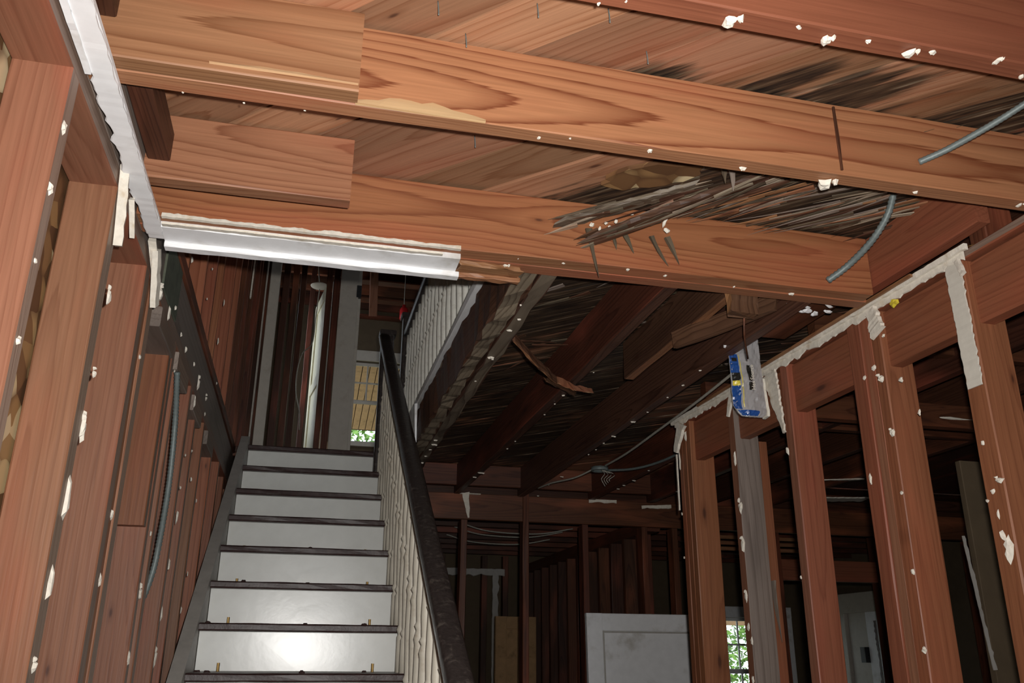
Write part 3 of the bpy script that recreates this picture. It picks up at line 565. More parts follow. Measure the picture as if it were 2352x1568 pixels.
ragged_strip('plaster_edge', Rb, (1.612, 3.0, 2.59), (1.612, 3.045, 2.49), (0, -1, 0), .05, (-1, 0, 0), .01, 'plaster', rag=.5, taper=.7)
ragged_strip('plaster_edge', Ra, (1.612, 3.5, 2.58), (1.612, 3.56, 2.46), (0, -1, -.2), .09, (-1, 0, 0), .014, 'plaster', rag=.5, taper=.6)
ragged_strip('plaster_edge', Rd, (1.61, 2.07, 2.575), (1.61, 2.045, 2.50), (0, 1, 0), .075, (-1, 0, 0), .014, 'plaster', n=12, rag=.6)
flake('foam_blob', Rd, (1.618, 2.0, 2.56), (-1, 0, 0), (0, 1, 0), .03, .04, 'yellowp')
ragged_strip('plaster_edge', Ra, (1.624, 3.572, 2.45), (1.624, 3.575, 2.2), (0, 1, 0), .014, (-1, 0, 0), .006, 'plaster', rag=.5)

# ------------------------------------------------------------------ far wall of the hall (open studs) and the rooms behind
wb = empty('wall_back', (1.6, 5.7, 0), kind='structure')
gb = bx('ribbon_beam', wb, .6, 5.6, 5.68, 5.72, 2.435, 2.605, 'brownred', 'brownred', seg=6)
for x in (.20, .62, 1.034, 1.453, 1.868, 2.296, 2.52, 2.72, 3.12, 3.30, 4.11, 4.5, 4.92, 5.3):
    o = stud(wb, x-.02, x+.022, 5.665, 5.755, 0, 2.43 if x != 1.453 else ZT, 'brownred', 'brownred')
    if x == 1.034: ragged_strip('plaster_edge', o, (x-.02, 5.66, 2.60), (x+.02, 5.66, 2.44), (1, 0, 0), .06, (0, -1, 0), .006, 'plaster', rag=.4, taper=.7)
bx('door_head', wb, 3.32, 4.1, 5.68, 5.74, 2.105, 2.25, 'red', 'grey_edge', seg=2)
bx('plaster_ledge', gb, 1.0, 1.14, 5.655, 5.675, 2.598, 2.604, 'plaster', seg=3); ragged_strip('plaster_edge', gb, (1.9, 5.67, 2.606), (2.1, 5.67, 2.606), (0, 0, -1), .03, (0, -1, 0), .006, 'plaster', rag=.7)
ragged_strip('plaster_edge', gb, (2.28, 5.66, 2.575), (2.5, 5.66, 2.59), (0, 0, -1), .03, (0, -1, 0), .006, 'plaster', rag=.8)
# partition in the back room, plaster-patched end wall
wp = empty('wall_partition', (2.4, 7.5, 0), kind='structure')
bx('top_plate', wp, 2.36, 2.46, 5.78, 9.45, 2.42, 2.51, 'brownred', seg=4)
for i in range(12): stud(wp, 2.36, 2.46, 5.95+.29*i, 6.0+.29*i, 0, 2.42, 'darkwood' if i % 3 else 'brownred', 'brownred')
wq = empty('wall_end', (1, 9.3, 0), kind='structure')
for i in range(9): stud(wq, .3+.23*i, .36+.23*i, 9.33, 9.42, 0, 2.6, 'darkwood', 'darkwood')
for (x0, x1, z0, z1) in ((1.3, 2.15, 2.42, 2.5), (1.98, 2.06, 1.2, 2.45), (1.3, 1.55, 2.25, 2.45), (1.45, 1.55, 1.2, 2.0)): ragged_strip('plaster_edge', wq, (x0, 9.3, (z0+z1)/2) if x1-x0 > z1-z0 else ((x0+x1)/2, 9.3, z1), (x1, 9.3, (z0+z1)/2) if x1-x0 > z1-z0 else ((x0+x1)/2, 9.3, z0), (0, 0, -1) if x1-x0 > z1-z0 else (1, 0, 0), min(x1-x0, z1-z0), (0, -1, 0), .01, 'skirt', n=30, rag=.5)
def panel_door(name, P, ang, w, h, mat, label, npan=1, cat='door', knob=None, t=.038, lean=0):
    e = empty(name, P, None, label, cat)
    Mx = Matrix.Translation(P) @ Matrix.Rotation(ang, 4, 'Z') @ Matrix.Rotation(lean, 4, 'X'); e.matrix_basis = Mx; WM[e.name] = Mx
    def b_(n, x0, x1, y0, y1, z0, z1, m=mat):
        o = bx(n, None, x0, x1, y0, y1, z0, z1, m, seg=2, jit=.0004); loc = WM[o.name]; o.parent = e; o.matrix_basis = loc; WM[o.name] = Mx @ loc; return o
    st = .105
    b_('stile', 0, st, -t/2, t/2, 0, h); b_('stile', w-st, w, -t/2, t/2, 0, h); b_('top_rail', st, w-st, -t/2, t/2, h-st, h); b_('bottom_rail', st, w-st, -t/2, t/2, 0, .2)
    zs = [.2+(h-st-.2)*i/npan for i in range(npan+1)]
    for i in range(npan):
        if i: b_('lock_rail', st, w-st, -t/2, t/2, zs[i]-.05, zs[i]+.05)
        b_('panel', st-.005, w-st+.005, -t/2+.011, t/2-.011, zs[i]-.02, zs[i+1]+.02)
        for (x0_, x1_, z0_, z1_) in ((st, w-st, zs[i+1]-.012, zs[i+1]-.002), (st, w-st, zs[i]+.002, zs[i]+.012), (st, st+.01, zs[i], zs[i+1]), (w-st-.01, w-st, zs[i], zs[i+1])): b_('recess_line', x0_, x1_, -t/2+.001, -t/2+.012, z0_, z1_, 'skirt' if mat == 'white' else mat)  # greyer on the white door: shade of the panel recess put into the colour
    if knob:
        k = bpy.data.objects.new('door_knob', lathe_data('door_knob', [(.025, 0), (.027, .006), (.01, .01), (.01, .03), (.024, .04), (.024, .055), (.008, .064)], knob)); link(k, None, Matrix.Identity(4))
        k.parent = e; k.matrix_basis = Matrix.Translation((w-.06, -t/2, 1.0)) @ Matrix.Rotation(math.pi/2, 4, 'X'); WM[k.name] = Mx @ k.matrix_basis
    return e
panel_door('interior_door', (1.80, 5.40, .02), .0, .88, 1.83, 'white', 'white painted panel door leaning against the open stud wall', lean=-.05)
panel_door('cupboard_door', (1.79, 8.1, 0), .15, .40, 1.93, 'soffit', 'narrow yellowish brown cupboard door in the dark back room', npan=2)
# cased door on the right outer wall
ds = empty('door_1', (5.78, 8.2, 0), kind='structure')
bx('head_casing', ds, 5.72, 5.79, 7.2, 9.0, 2.04, 2.24, 'casing', seg=2); bx('side_casing', ds, 5.73, 5.79, 8.62, 8.75, 0, 2.04, 'casing', seg=3); bx('side_casing', ds, 5.73, 5.79, 8.05, 8.25, 0, 2.04, 'white', seg=3); bx('door_leaf', ds, 5.76, 5.79, 8.28, 8.6, 0, 2.04, 'casing', seg=3)
bx('door_leaf', ds, 5.70, 5.74, 7.5, 8.02, 0, 1.93, 'white', seg=3); bx('lock_case', ds, 5.70, 5.755, 8.28, 8.36, 1.55, 1.7, 'iron', seg=1)
ragged_strip('torn_edge', ds, (5.70, 8.04, 1.95), (5.70, 8.03, 1.2), (0, 1, 0), .05, (-1, 0, 0), .004, 'darkwood', n=30, rag=.9)
pb = bx('partition_panel', None, 2.62, 2.78, 3.0, 3.03, .0, 2.36, 'brownpanel', seg=3); tag(pb, 'plain brown board standing upright behind the right stud wall', 'board')
ragged_strip('plaster_edge', pb, (2.56, 2.99, 2.05), (2.60, 2.99, 1.55), (1, 0, 0), .022, (0, -1, 0), .005, 'skirt', n=40, rag=1.0)
bx('floor_joist', ceil, 1.75, 5.7, 3.0, 3.05, 2.50, 2.6, 'brownred', seg=3); bx('floor_joist', ceil, 1.75, 5.7, 3.5, 3.55, ZB, ZT, 'brownred', seg=3); bx('floor_joist', ceil, 1.75, 5.7, 2.6, 2.645, 2.66, ZT, 'brownred', seg=3)
for (x, z, y) in ((2.62, 2.537, 2.99), (2.3, 2.45, 3.0)): flake('plaster_chip', wrt, (x, y, z), (0, -1, 0), (1, 0, 0), .016, .18, 'plaster', n=11)

# ------------------------------------------------------------------ windows, porch, trees
def window(n, x0, x1, z0, z1, y, upper=(2, 2), mat='casing'):
    e = empty('window_%d' % n, ((x0+x1)/2, y, z0), kind='structure'); c = .09
    bx('head_casing', e, x0-c, x1+c, y-.03, y, z1, z1+c+.03, mat, seg=1); bx('side_casing', e, x0-c, x0, y-.03, y, z0, z1, mat, seg=1); bx('side_casing', e, x1, x1+c, y-.03, y, z0, z1, mat, seg=1); bx('window_sill', e, x0-c, x1+c, y-.06, y+.1, z0-.04, z0, mat, seg=1)
    zm = (z0+z1)/2; f = .035
    for (a, b_, yy, nm) in ((zm, z1, y+.06, 'upper_sash'), (z0, zm+.02, y+.03, 'lower_sash')):
        s = empty(nm, ((x0+x1)/2, yy, a), e)
        bx('sash_rail', s, x0, x1, yy, yy+.03, a, a+f, mat, seg=1); bx('sash_rail', s, x0, x1, yy, yy+.03, b_-f, b_, mat, seg=1)
        bx('sash_stile', s, x0, x0+f, yy, yy+.03, a, b_, mat, seg=1); bx('sash_stile', s, x1-f, x1, yy, yy+.03, a, b_, mat, seg=1)
        if nm == 'upper_sash' or n == 2:
            for i in range(1, upper[0]): xx = x0+(x1-x0)*i/upper[0]; bx('muntin', s, xx-.009, xx+.009, yy+.004, yy+.026, a, b_, mat, seg=1)
            for i in range(1, upper[1]): zz = a+(b_-a)*i/upper[1]; bx('muntin', s, x0, x1, yy+.004, yy+.026, zz-.009, zz+.009, mat, seg=1)
        bx('pane', s, x0+f, x1-f, yy+.012, yy+.016, a+f, b_-f, 'glass', seg=1, jit=0, ch=.0005)
    return e
window(1, *W1[:2], *W1[2:], 9.5, (3, 2)); window(2, *W2[:2], *W2[2:], 9.5, (4, 2), 'white')
por = empty('porch_roof', (.7, 11, 4.4), None, 'varnished slatted porch soffit seen through the upper window', 'soffit')
def soffit(par, x0, x1, y0, y1, z0, z1, n):
    for i in range(n):
        xx = x0+(x1-x0)*i/n; w = (x1-x0)/n
        board('soffit_slat', par, (xx+w/2, y0, z0), (xx+w/2, y1, z1), (1, 0, 0), w*.9, .02, 'soffit', seg=2, jit=.001)
soffit(por, -.9, 2.6, 9.62, 12.2, 5.2, 4.62, 38)
board('roof_cover', por, (.85, 9.62, 5.235), (.85, 12.3, 4.632), (1, 0, 0), 3.7, .02, 'darkwood', seg=2)
po2 = empty('porch_roof', (5.2, 10.5, 2.2), None, 'yellow porch beam and slats seen through the lower window', 'soffit')
soffit(po2, 3.6, 7.2, 9.62, 11.8, 2.45, 2.28, 24); board('roof_cover', po2, (5.4, 9.62, 2.48), (5.4, 11.85, 2.308), (1, 0, 0), 3.8, .02, 'darkwood', seg=2); bx('porch_beam', po2, 3.5, 7.3, 11.75, 11.85, 2.02, 2.24, 'soffit', seg=3)
def tree(x, y, h, rad, label, seed, zc):
    R = random.Random(seed); e = empty('tree', (x, y, -.6), None, label, 'tree')
    tube('trunk', e, [(x, y, -.6), (x+.1, y, zc*.5), (x, y+.05, zc)], .16, 'bark', n=10)
    vs = []; fs = []
    for i in range(5200):
        while True:
            p = Vector((R.uniform(-1, 1), R.uniform(-1, 1), R.uniform(-1, 1)))
            if p.length < 1: break
        p = Vector((p.x*rad, p.y*rad*.6, p.z*h)); s = R.uniform(.04, .10)
        a = Vector((R.gauss(0, 1), R.gauss(0, 1), R.gauss(0, 1))).normalized(); b_ = a.orthogonal().normalized(); k = len(vs)
        vs += [p-a*s, p+b_*s*.5, p+a*s, p-b_*s*.5]; fs.append((k, k+1, k+2, k+3))
    o = mesh('foliage', vs, fs, 'leaf', e, Matrix.Translation((x, y, zc+h*.3))); o['kind'] = 'stuff'
tree(1.3, 15.2, 2.2, 2.2, 'leafy green tree beyond the upper window', 5, 4.2); tree(8.2, 15.0, 1.8, 2.2, 'leafy green tree beyond the lower window', 6, 1.9)

# ------------------------------------------------------------------ staircase
RISE, RUN, Y0 = .19, .288, 1.642   # first nosing
SX0, SX1 = -.400, .4686
st = empty('staircase', (.03, Y0, 0), None, 'straight wooden staircase with dark treads and glossy white risers', 'staircase')
for i in range(15):
    yn = Y0+RUN*i; zt = RISE*(i+1); last = i == 14
    bx('tread', st, SX0+.023, SX1, yn, yn+RUN+.03 if not last else yn+.16, zt-.032, zt, 'tread', seg=8, jit=.0012, ch=.009)
    bx('riser', st, SX0+.025, SX1-.025, yn+.03, yn+.048, zt-RISE, zt-.032, 'riser', seg=4, jit=.0006)
    if 5 < i < 13:
        for xx in (SX0+.115, SX1-.125):
            bx('stair_rod_clip', st, xx-.006, xx+.006, yn+RUN+.018, yn+RUN+.03, zt, zt+.034, 'brass', seg=1, jit=0)
        if i < 11:
            for k in range(5): flake('debris', st, (random.choice((SX0+.05, SX0+.09, SX0+.16, .05, .3)), yn+.02+random.random()*.2, zt), (0, 0, 1), (1, 0, 0), .02, .03, 'tread', th=.008)
# skirt board against the wall and the outer string
def string(name, x0, x1, up, dn, mat):
    sl_ = RISE/RUN; ya, yb = Y0-.1, Y0+RUN*14+.05; f = lambda y: RISE+(y-Y0)*sl_
    P = [(ya, f(ya)-dn), (yb, f(yb)-dn), (yb, f(yb)+up), (ya, f(ya)+up)]
    vs = [(x0, y, max(0, z)) for y, z in P]+[(x1, y, max(0, z)) for y, z in P]; c = Vector(((x0+x1)/2, (ya+yb)/2, 1.4))
    return mesh(name, [Vector(v)-c for v in vs], [(0, 1, 2, 3), (7, 6, 5, 4), (0, 4, 5, 1), (1, 5, 6, 2), (2, 6, 7, 3), (3, 7, 4, 0)], mat, st, Matrix.Translation(c))
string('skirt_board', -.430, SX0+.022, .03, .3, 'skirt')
string('outer_string', SX1-.024, SX1-.004, -.21, .42, 'cream')
# stair balustrade
BXs = .447
sb = empty('stair_balustrade', (BXs, Y0, 0), None, 'white turned balusters under a dark handrail beside the stairs', 'balustrade')
def turned(name, H, r=.0165, mat='cream'):
    pr = [(.0165, 0), (.0165, .12), (.012, .13), (.018, .145), (.012, .16), (.0125, .17), (.0165, .30), (.0155, H*.5), (.0185, H*.52), (.012, H*.55), (.018, H*.565), (.012, H*.58), (.015, H*.66), (.012, H*.8), (.017, H*.815), (.012, H*.83), (.0145, H*.87), (.0145, H)]
    return lathe_data(name, [(a*r/.0165, z) for a, z in pr], mat)
RH = .86
bal = [turned('baluster', RH-.03-.0, .0195), turned('baluster', RH-.03-.0, .0195)]
for i in range(15):
    for k, fy in enumerate((.055, .199)):
        yy = Y0+RUN*i+fy; zt = RISE*(i+1); ztop = RISE+(yy-Y0)*RISE/RUN+RH-.02
        if yy > 5.5: continue
        o = bpy.data.objects.new('baluster', bal[k]); link(o, sb, Matrix.Translation((BXs, yy, zt)) @ Matrix.Diagonal((1, 1, (ztop-zt)/(RH-.03), 1)))
def rail(name, par, pts, w, h, mat):
    sec = []
    for k in range(14):
        a = 2*math.pi*k/14; cx, cy = math.cos(a), math.sin(a); sec.append((math.copysign(abs(cx)**.6, cx)*w/2, math.copysign(abs(cy)**.6, cy)*h/2))
    P = [Vector(p) for p in pts]; c = sum(P, Vector())/len(P); vs = []; fs = []; n = 14; Q = []
    for i in range(len(P)-1):
        for k in range(24): Q.append(P[i].lerp(P[i+1], k/24))
    Q.append(P[-1])
    for i, p in enumerate(Q):
        t = (Q[min(i+1, len(Q)-1)]-Q[max(i-1, 0)]).normalized(); u = Vector((1, 0, 0)); u = (u-t*u.dot(t)).normalized(); v = u.cross(t)
        for (a, b_) in sec: vs.append(p-c+u*(a+random.uniform(-.0006, .0006))+v*b_)
    for i in range(len(Q)-1):
        for k in range(n): k2 = (k+1) % n; fs.append((i*n+k, (i+1)*n+k, (i+1)*n+k2, i*n+k2))
    fs.append(tuple(range(n))); fs.append(tuple(reversed(range((len(Q)-1)*n, len(Q)*n))))
    return mesh(name, vs, fs, mat, par, Matrix.Translation(c), smooth=True)
zr = lambda y: RISE+(y-Y0)*RISE/RUN+RH
RX = .428
hr = rail('handrail', sb, [(RX, Y0-.08, zr(Y0-.08)), (RX, 5.46, zr(5.46))], .074, .062, 'rail')
def newel(par, x, y, z0, z1, s=.085):
    n_ = bx('newel_post', par, x-s/2, x+s/2, y-s/2, y+s/2, z0, z1, 'rail', seg=3, ch=.008); bx('newel_cap', n_, x-s*.65, x+s*.65, y-s*.65, y+s*.65, z1, z1+.03, 'rail', seg=1, ch=.008)
newel(sb, .445, Y0-.12, 0, zr(Y0)+.06); newel(sb, .452, 5.53, 2.62, 3.61)
# landing balustrade
LX = .605
lb = empty('landing_balustrade', (LX, 2.3, 2.85), None, 'row of white balusters along the upper landing above the rotten joist', 'balustrade')
lbm = turned('landing_baluster', .80, .020, 'balw'); y = 2.25
while y < 5.62:
    o = bpy.data.objects.new('baluster', lbm); link(o, lb, Matrix.Translation((LX, y, 2.852)) @ Matrix.Rotation(random.uniform(-.006, .006), 4, 'X')); y += .145
rail('handrail', lb, [(LX, 2.18, 3.68), (LX, 5.64, 3.68)], .07, .06, 'rail'); bx('floor_nosing', lb, LX-.08, LX+.03, 2.16, 5.66, 2.82, 2.85, 'white', seg=20, jit=.002)
newel(lb, LX, 5.66, 2.85, 3.8); 
fa = bx('white_fascia', lb, .515, .528, 4.32, 5.66, 2.60, 2.82, 'white', seg=10, jit=.003, ragged=.05)

# ------------------------------------------------------------------ upper landing: doorways, door, lamp, odds and ends
wu = empty('wall_upper', (.2, 7.0, 2.85), kind='structure')
bx('casing', wu, .145, .30, 6.97, 7.0, 2.85, 4.86, 'casing', seg=3); bx('door_jamb', wu, .30, .325, 7.0, 7.12, 2.85, 4.86, 'casing', seg=2); bx('hinge', wu, .285, .325, 6.965, 7.01, 4.47, 4.58, 'iron', seg=1)
bx('head_casing', wu, .145, 1.4, 6.97, 7.0, 4.86, 4.99, 'casing', seg=3)
for (a, b_, m_) in ((.03, .075, 'brownred'), (.09, .14, 'brownred')): bx('stud', wu, a, b_, 7.0, 7.1, 2.85, 5.27, m_, 'brownred')
bx('metal_bead', wu, .080, .086, 6.985, 7.0, 2.85, 4.6, 'skirt', seg=3)
bx('casing', wu, -.412, -.335, 6.57, 6.6, 2.85, 5.0, 'casing', seg=3); bx('casing_bead', wu, -.44, -.43, 6.5, 6.56, 2.85, 5.0, 'casing', seg=3)
for (a, yy) in ((-.32, 6.75), (-.25, 6.85), (-.2, 7.4), (-.12, 8.2)): bx('stud', wu, a, a+.05, yy, yy+.09, 2.85, 5.27, 'brownred' if a < -.3 else 'darkwood', 'darkwood')
bx('wall_panel', wu, 1.45, 5.7, 7.0, 7.1, 2.85, 5.3, 'darkwood', seg=2); bx('wall_panel', wu, -.5, 5.7, 7.0, 7.1, 5.0, 5.3, 'darkwood', seg=2)
for i in range(6): bx('stud', wu, 1.1+.07*i, 1.14+.07*i, 7.0+.3*i, 7.08+.3*i, 2.85, 5.27, 'darkwood', 'darkwood')
panel_door('interior_door', (.05, 7.13, 2.86), 1.70, .62, 1.78, 'ivory', 'ivory door standing open on the upper landing', npan=2, knob='iron')
cl = empty('ceiling_lamp', (-.05, 7.6, 4.86), None, 'round white ceiling rose with cord above the landing door', 'lamp')
o = bpy.data.objects.new('rose', lathe_data('rose', [(.03, .03), (.06, .022), (.085, .008), (.08, 0), (.02, -.006)], 'casing', 20)); link(o, cl, Matrix.Translation((-.03, 7.6, 4.80)))
tube('cord', cl, [(-.04, 7.6, 5.3), (-.06, 7.58, 5.1), (-.05, 7.6, 4.95), (-.03, 7.6, 4.80)], .005, 'wire', n=6)
cb = tube('loose_cable', None, [(-.03, 7.55, 4.75), (-.04, 7.4, 4.4), (-.05, 7.2, 4.1), (-.12, 7.05, 3.95), (-.15, 7.05, 3.78), (-.14, 7.05, 3.6), (-.10, 7.05, 3.45), (-.09, 7.06, 3.3)], .005, 'wire', n=6)
tag(cb, 'thin pale cable drooping beside the ivory door', 'cable')
rc = empty('red_canister', (.80, 8.0, 4.70), None, 'small red canister hanging in the dark upper room', 'canister')
o = bpy.data.objects.new('body', lathe_data('canister_body', [(.03, 0), (.042, .01), (.042, .11), (.03, .13), (.018, .135), (.018, .16)], 'redp', 14)); link(o, rc, Matrix.Translation((.80, 8.0, 4.70))); tube('hanger', rc, [(.80, 8.0, 4.86), (.80, 8.01, 5.05), (.80, 8.0, 5.28)], .004, 'wire', n=5)
br = board('ceiling_brace', roof, (.45, 7.5, 5.22), (.50, 8.0, 4.72), (1, 0, 0), .08, .04, 'stud', 'stud')
od = bpy.data.objects.new('ceiling_box', lathe_data('round_box', [(.05, 0), (.055, .01), (.055, .05)], 'steel', 16)); link(od, None, Matrix.Translation((.68, 7.8, 5.22))); tag(od, 'round metal ceiling box in the dark upper room', 'electrical box')
for i in range(5): bx('ceiling_board', roof, .35, 1.4, 7.3+.5*i, 7.42+.5*i, 5.22, 5.24, 'brownred', seg=1)

# ------------------------------------------------------------------ cables, conduit, bag, hanging strip
tag(tube('armoured_cable', None, [(-.448, 2.93, 2.47), (-.446, 3.02, 2.33), (-.444, 3.06, 2.18), (-.444, 3.065, 2.06), (-.446, 3.05, 1.92), (-.452, 3.05, 1.84), (-.47, 3.06, 1.76), (-.50, 3.07, 1.7)], .0095, 'steel', n=9, ribs=.13, per=.006), 'grey armoured cable hanging down the left stud wall', 'cable')
tag(tube('conduit_stub', None, [(1.30, 1.455, 2.655), (1.345, 1.40, 2.668), (1.40, 1.30, 2.69), (1.45, 1.21, 2.72), (1.50, 1.12, 2.755)], .0075, 'steel', n=9, ribs=.07, per=.0045), 'thin grey conduit sloping to the orange joist at top right', 'conduit')
tag(tube('conduit_stub', None, [(1.395, 1.985, 2.598), (1.435, 1.94, 2.63), (1.46, 1.86, 2.67), (1.475, 1.80, 2.72), (1.482, 1.77, 2.772)], .0095, 'steel', n=9, ribs=.13, per=.006), 'ribbed grey conduit dangling below the rotten deck', 'conduit')
tag(tube('electric_cable', None, [(1.52, 2.80, 2.59), (1.55, 3.2, 2.585), (1.59, 3.7, 2.59), (1.62, 4.2, 2.59), (1.64, 4.6, 2.605)], .006, 'wire', n=6), 'long straight cable under the dark hall joists', 'cable')
tag(tube('electric_cable', None, [(1.66, 4.62, 2.585), (1.75, 4.45, 2.565), (1.82, 4.25, 2.565), (1.86, 3.95, 2.575), (1.88, 3.7, 2.58)], .007, 'steel', n=6), 'grey cable curving from the junction box to the corner post', 'cable')
tag(tube('electric_cable', None, [(1.60, 4.66, 2.60), (1.54, 4.85, 2.58), (1.47, 5.1, 2.59), (1.45, 5.35, 2.6)], .005, 'wire', n=6), 'short cable running from the junction box toward the back wall', 'cable')
jb = empty('junction_box', (1.625, 4.64, 2.60), None, 'small metal junction box with loose wires under a dark joist', 'electrical box')
o = bpy.data.objects.new('box_body', lathe_data('box_body', [(.05, .02), (.052, 0), (.047, -.002), (.045, .012), (.01, .012)], 'steel', 10)); link(o, jb, Matrix.Translation((1.625, 4.64, 2.585)))
for k in range(4): tube('loose_wire', jb, [(1.63, 4.63, 2.59), (1.64+.02*k, 4.6, 2.56), (1.62+.015*k, 4.6, 2.53), (1.64+.01*k, 4.6, 2.49+.01*k)], .0022, 'wire', n=5)
for k, (y, z) in enumerate(((7.0, 2.55), (7.3, 2.56), (7.7, 2.545))): tag(tube('electric_cable', None, [(1.25, y, z+.05), (1.5, y+.05, z), (1.9, y+.03, z-.01), (2.2, y, z+.04)], .006, 'wire', n=6), ('nearest', 'middle', 'farthest')[k]+' thin cable slung across the dark back room ceiling', 'cable')
tag(tube('bead_wire', None, [(1.622, 1.72, 2.603), (1.66, 1.66, 2.60), (1.75, 1.60, 2.597), (1.86, 1.55, 2.59)], .002, 'brass', n=5), 'thin stiff wire springing from the end of the plaster strip', 'wire')
hs_ = empty('hanging_splinter', (.64, 2.70, 2.6), None, 'torn wooden strip hanging from the rotten joist', 'wood strip')
board('strip', hs_, (.642, 2.675, 2.602), (.76, 2.82, 2.572), (0, .3, 1), .034, .010, 'rotmed', 'tan_edge', seg=5, jit=.003)
board('strip', hs_, (.755, 2.814, 2.573), (.87, 2.945, 2.552), (0, .3, 1), .031, .009, 'rotmed', 'tan_edge', seg=5, jit=.003); board('strip', hs_, (.865, 2.94, 2.553), (.96, 3.02, 2.552), (0, .3, 1), .026, .008, 'stud', 'pale', seg=5, jit=.003); board('strip', hs_, (.955, 3.017, 2.552), (1.05, 3.075, 2.562), (0, .3, 1), .02, .007, 'stud', 'pale', seg=5, jit=.004, ragged=.02); board('strip', hs_, (.83, 2.94, 2.55), (1.01, 3.16, 2.57), (0, .3, 1), .018, .008, 'rotmed', None, seg=6, jit=.003, ragged=.03)
blk = bx('broken_block', ceil, 1.18, 1.27, 2.155, 2.19, 2.555, 2.68, 'rotmed', 'tan_edge', seg=4, jit=.006, ragged=.01)
board('broken_plank', ceil, (1.36, 2.2, 2.62), (1.18, 2.55, 2.60), (0, 0, 1), .06, .02, 'rotmed', 'rotmed', seg=5, jit=.004, ragged=.02)
tube('loose_wire', blk, [(1.24, 2.19, 2.57), (1.25, 2.22, 2.50), (1.30, 2.3, 2.46)], .003, 'darkwood', n=5)
for (x, y, w, h) in ((1.42, 2.22, .012, .05), (1.47, 2.22, .012, .06), (1.50, 2.25, .03, .05), (1.53, 2.27, .03, .04), (1.56, 2.24, .015, .05), (1.54, 2.20, .012, .05), (1.44, 2.47, .02, .04), (1.40, 2.62, .02, .03), (1.48, 2.26, .012, .04)): flake('peeling_paint', ceil, (x, y, 2.62), (0, -.3, -1), (1, .4, 0), w, h, 'white', th=.004)
for (x, y, w, h) in ((.68, 2.2, .015, .09), (.72, 2.21, .012, .07)): flake('peeling_paint', ceil, (x, y, 2.70), (0, -.3, -1), (1, .3, 0), w, h, 'white', th=.004)
tag(bx('hall_blocking', ceil, 1.44, 1.625, 2.15, 2.6, 2.66, 2.70, 'brownred', seg=2))

# plastic bag
bagP = [(1.512, 2.682), (1.549, 2.676), (1.556, 2.60), (1.560, 2.50), (1.556, 2.41), (1.540, 2.388), (1.50, 2.379), (1.462, 2.386), (1.442, 2.42), (1.432, 2.514), (1.430, 2.604), (1.47, 2.648)]
bag = empty('plastic_bag', (1.5, 2.66, 2.38), None, 'crumpled clear plastic wrapper with blue printed edge hanging from a joist', 'plastic bag')
def bag_sheet(name, yoff, mat, par, amp=.008, u0=0, u1=1, v0=0, v1=1, nu=14, nv=26):
    vs = []; fs = []
    def edge(v):      # left and right x at height v (0 bottom, 1 top)
        z = 2.381+v*.298; xl = 1.43+.052*max(0, (v-.76)/.24)**1.2+.03*max(0, (.13-v)/.13)**1.5; xr_ = 1.558-.009*v-.02*max(0, (.05-v)/.05)
        return xl, xr_, z
    for j in range(nv+1):
        v = v0+(v1-v0)*j/nv; xl, xr_, z = edge(v)
        for i in range(nu+1):
            u = u0+(u1-u0)*i/nu; x = xl+(xr_-xl)*u; bulge = math.sin(math.pi*u)*.018*math.sin(math.pi*min(1, v*1.1+.08))
            y = 2.66+yoff*(1+bulge/.004*.0)-(bulge if yoff < 0 else -bulge)+amp*mnoise.noise(Vector((x*38, z*30, yoff*50)))*math.sin(math.pi*u)+amp*.5*mnoise.noise(Vector((x*110, z*90, 3)))
            vs.append((x-1.5, y-2.66, z-2.53))
    for j in range(nv):
        for i in range(nu): a = j*(nu+1)+i; fs.append((a, a+1, a+nu+2, a+nu+1))
    return mesh(name, vs, fs, mat, par, Matrix.Translation((1.5, 2.66, 2.53)))
bag_sheet('front_film', -.001, 'film', bag); bag_sheet('back_film', .002, 'film', bag)
bag_sheet('blue_print', -.0025, 'bluep', bag, u0=0, u1=.24, v0=.52, v1=.76, nu=5, nv=10); bag_sheet('blue_print', -.0025, 'bluep', bag, u0=0, u1=.22, v0=.08, v1=.36, nu=5, nv=10); bag_sheet('blue_print', -.0025, 'bluep', bag, u0=.05, u1=.72, v0=.005, v1=.07, nu=9, nv=4)
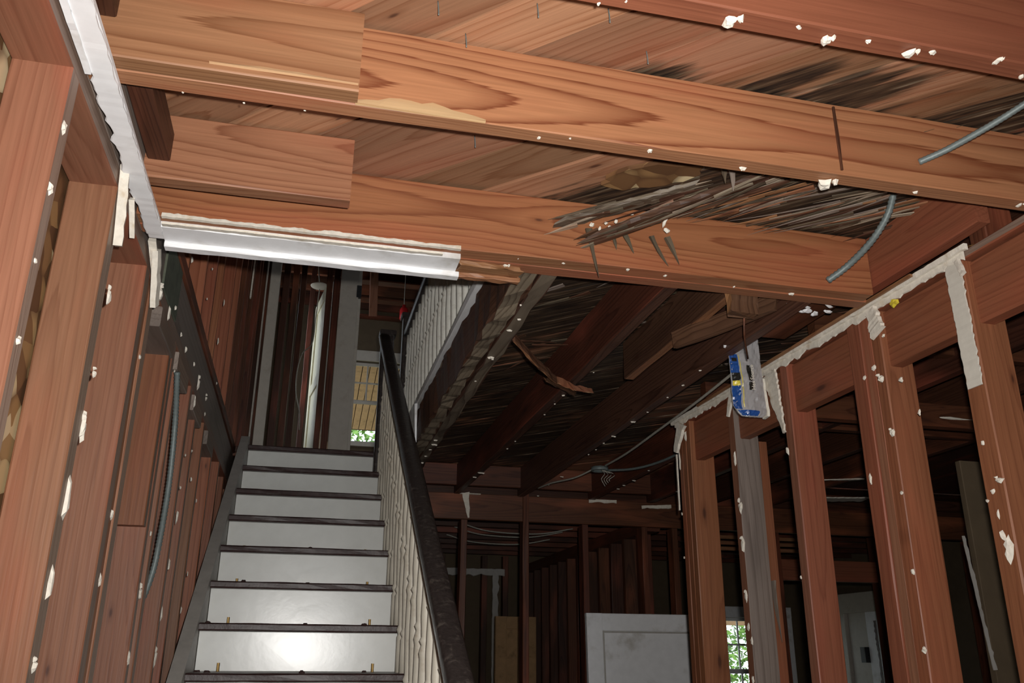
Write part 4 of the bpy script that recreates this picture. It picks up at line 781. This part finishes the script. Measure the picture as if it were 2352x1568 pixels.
bag_sheet('yellow_print', -.003, 'yellowp', bag, u0=.03, u1=.22, v0=.36, v1=.42, nu=4, nv=3); bag_sheet('black_print', -.003, 'blackp', bag, u0=.02, u1=.24, v0=.42, v1=.52, nu=4, nv=4); bag_sheet('black_print', -.0032, 'blackp', bag, u0=.05, u1=.2, v0=.665, v1=.71, nu=4, nv=3)
bag_sheet('yellow_print', -.0028, 'yellowp', bag, u0=.27, u1=.29, v0=.1, v1=.76, nu=1, nv=16)
bag_sheet('black_print', -.003, 'blackp', bag, u0=.46, u1=.60, v0=.42, v1=.62, nu=4, nv=8); bag_sheet('black_print', -.003, 'blackp', bag, u0=.47, u1=.61, v0=.31, v1=.405, nu=4, nv=5)
def lettering(txt, x, z, size):
    cu = bpy.data.curves.new('lettering', 'FONT'); cu.body = txt; cu.size = size; cu.align_x = 'CENTER'; cu.align_y = 'CENTER'; cu.extrude = .0004; cu.materials.append(M['cream'])
    t_ = bpy.data.objects.new('lettering_source', cu); COL.objects.link(t_); bpy.context.view_layer.update()
    me = bpy.data.meshes.new_from_object(t_.evaluated_get(bpy.context.evaluated_depsgraph_get())); bpy.data.objects.remove(t_)
    if not me.materials: me.materials.append(M['cream'])
    o = bpy.data.objects.new('lettering', me); link(o, bag, Matrix.Translation((x, 2.632, z)) @ Matrix.Rotation(math.pi/2, 4, 'X') @ Matrix.Rotation(math.pi/2, 4, 'Z')); return o
lettering('Source', 1.499, 2.536, .020); lettering('Hex', 1.501, 2.488, .020)
# plaster still clinging under the right-hand ceiling, strips coloured as lit lath gaps behind
ragged_strip('plaster_edge', ceil, (3.30, 5.16, 2.60), (3.66, 5.06, 2.60), (0, 1, 0), .17, (0, 0, -1), .008, 'paper', n=24, rag=.35)
ragged_strip('plaster_edge', ceil, (2.96, 4.62, 2.60), (3.24, 4.50, 2.60), (0, 1, 0), .05, (0, 0, -1), .006, 'plaster', n=24, rag=.9)
for z in (2.385, 2.43, 2.475): bx('lit_lath_gap', wp, 3.1, 3.95, 6.4, 6.41, z, z+.028, 'tan_edge', seg=3, jit=.002)  # tan strips stand in for light glowing through the lath gaps
splinter('splinter', Rb, (1.735, 3.035, 1.86), (.0, -.05, -1), .22, .03, .008, 'grey', up=(1, 0, 0))
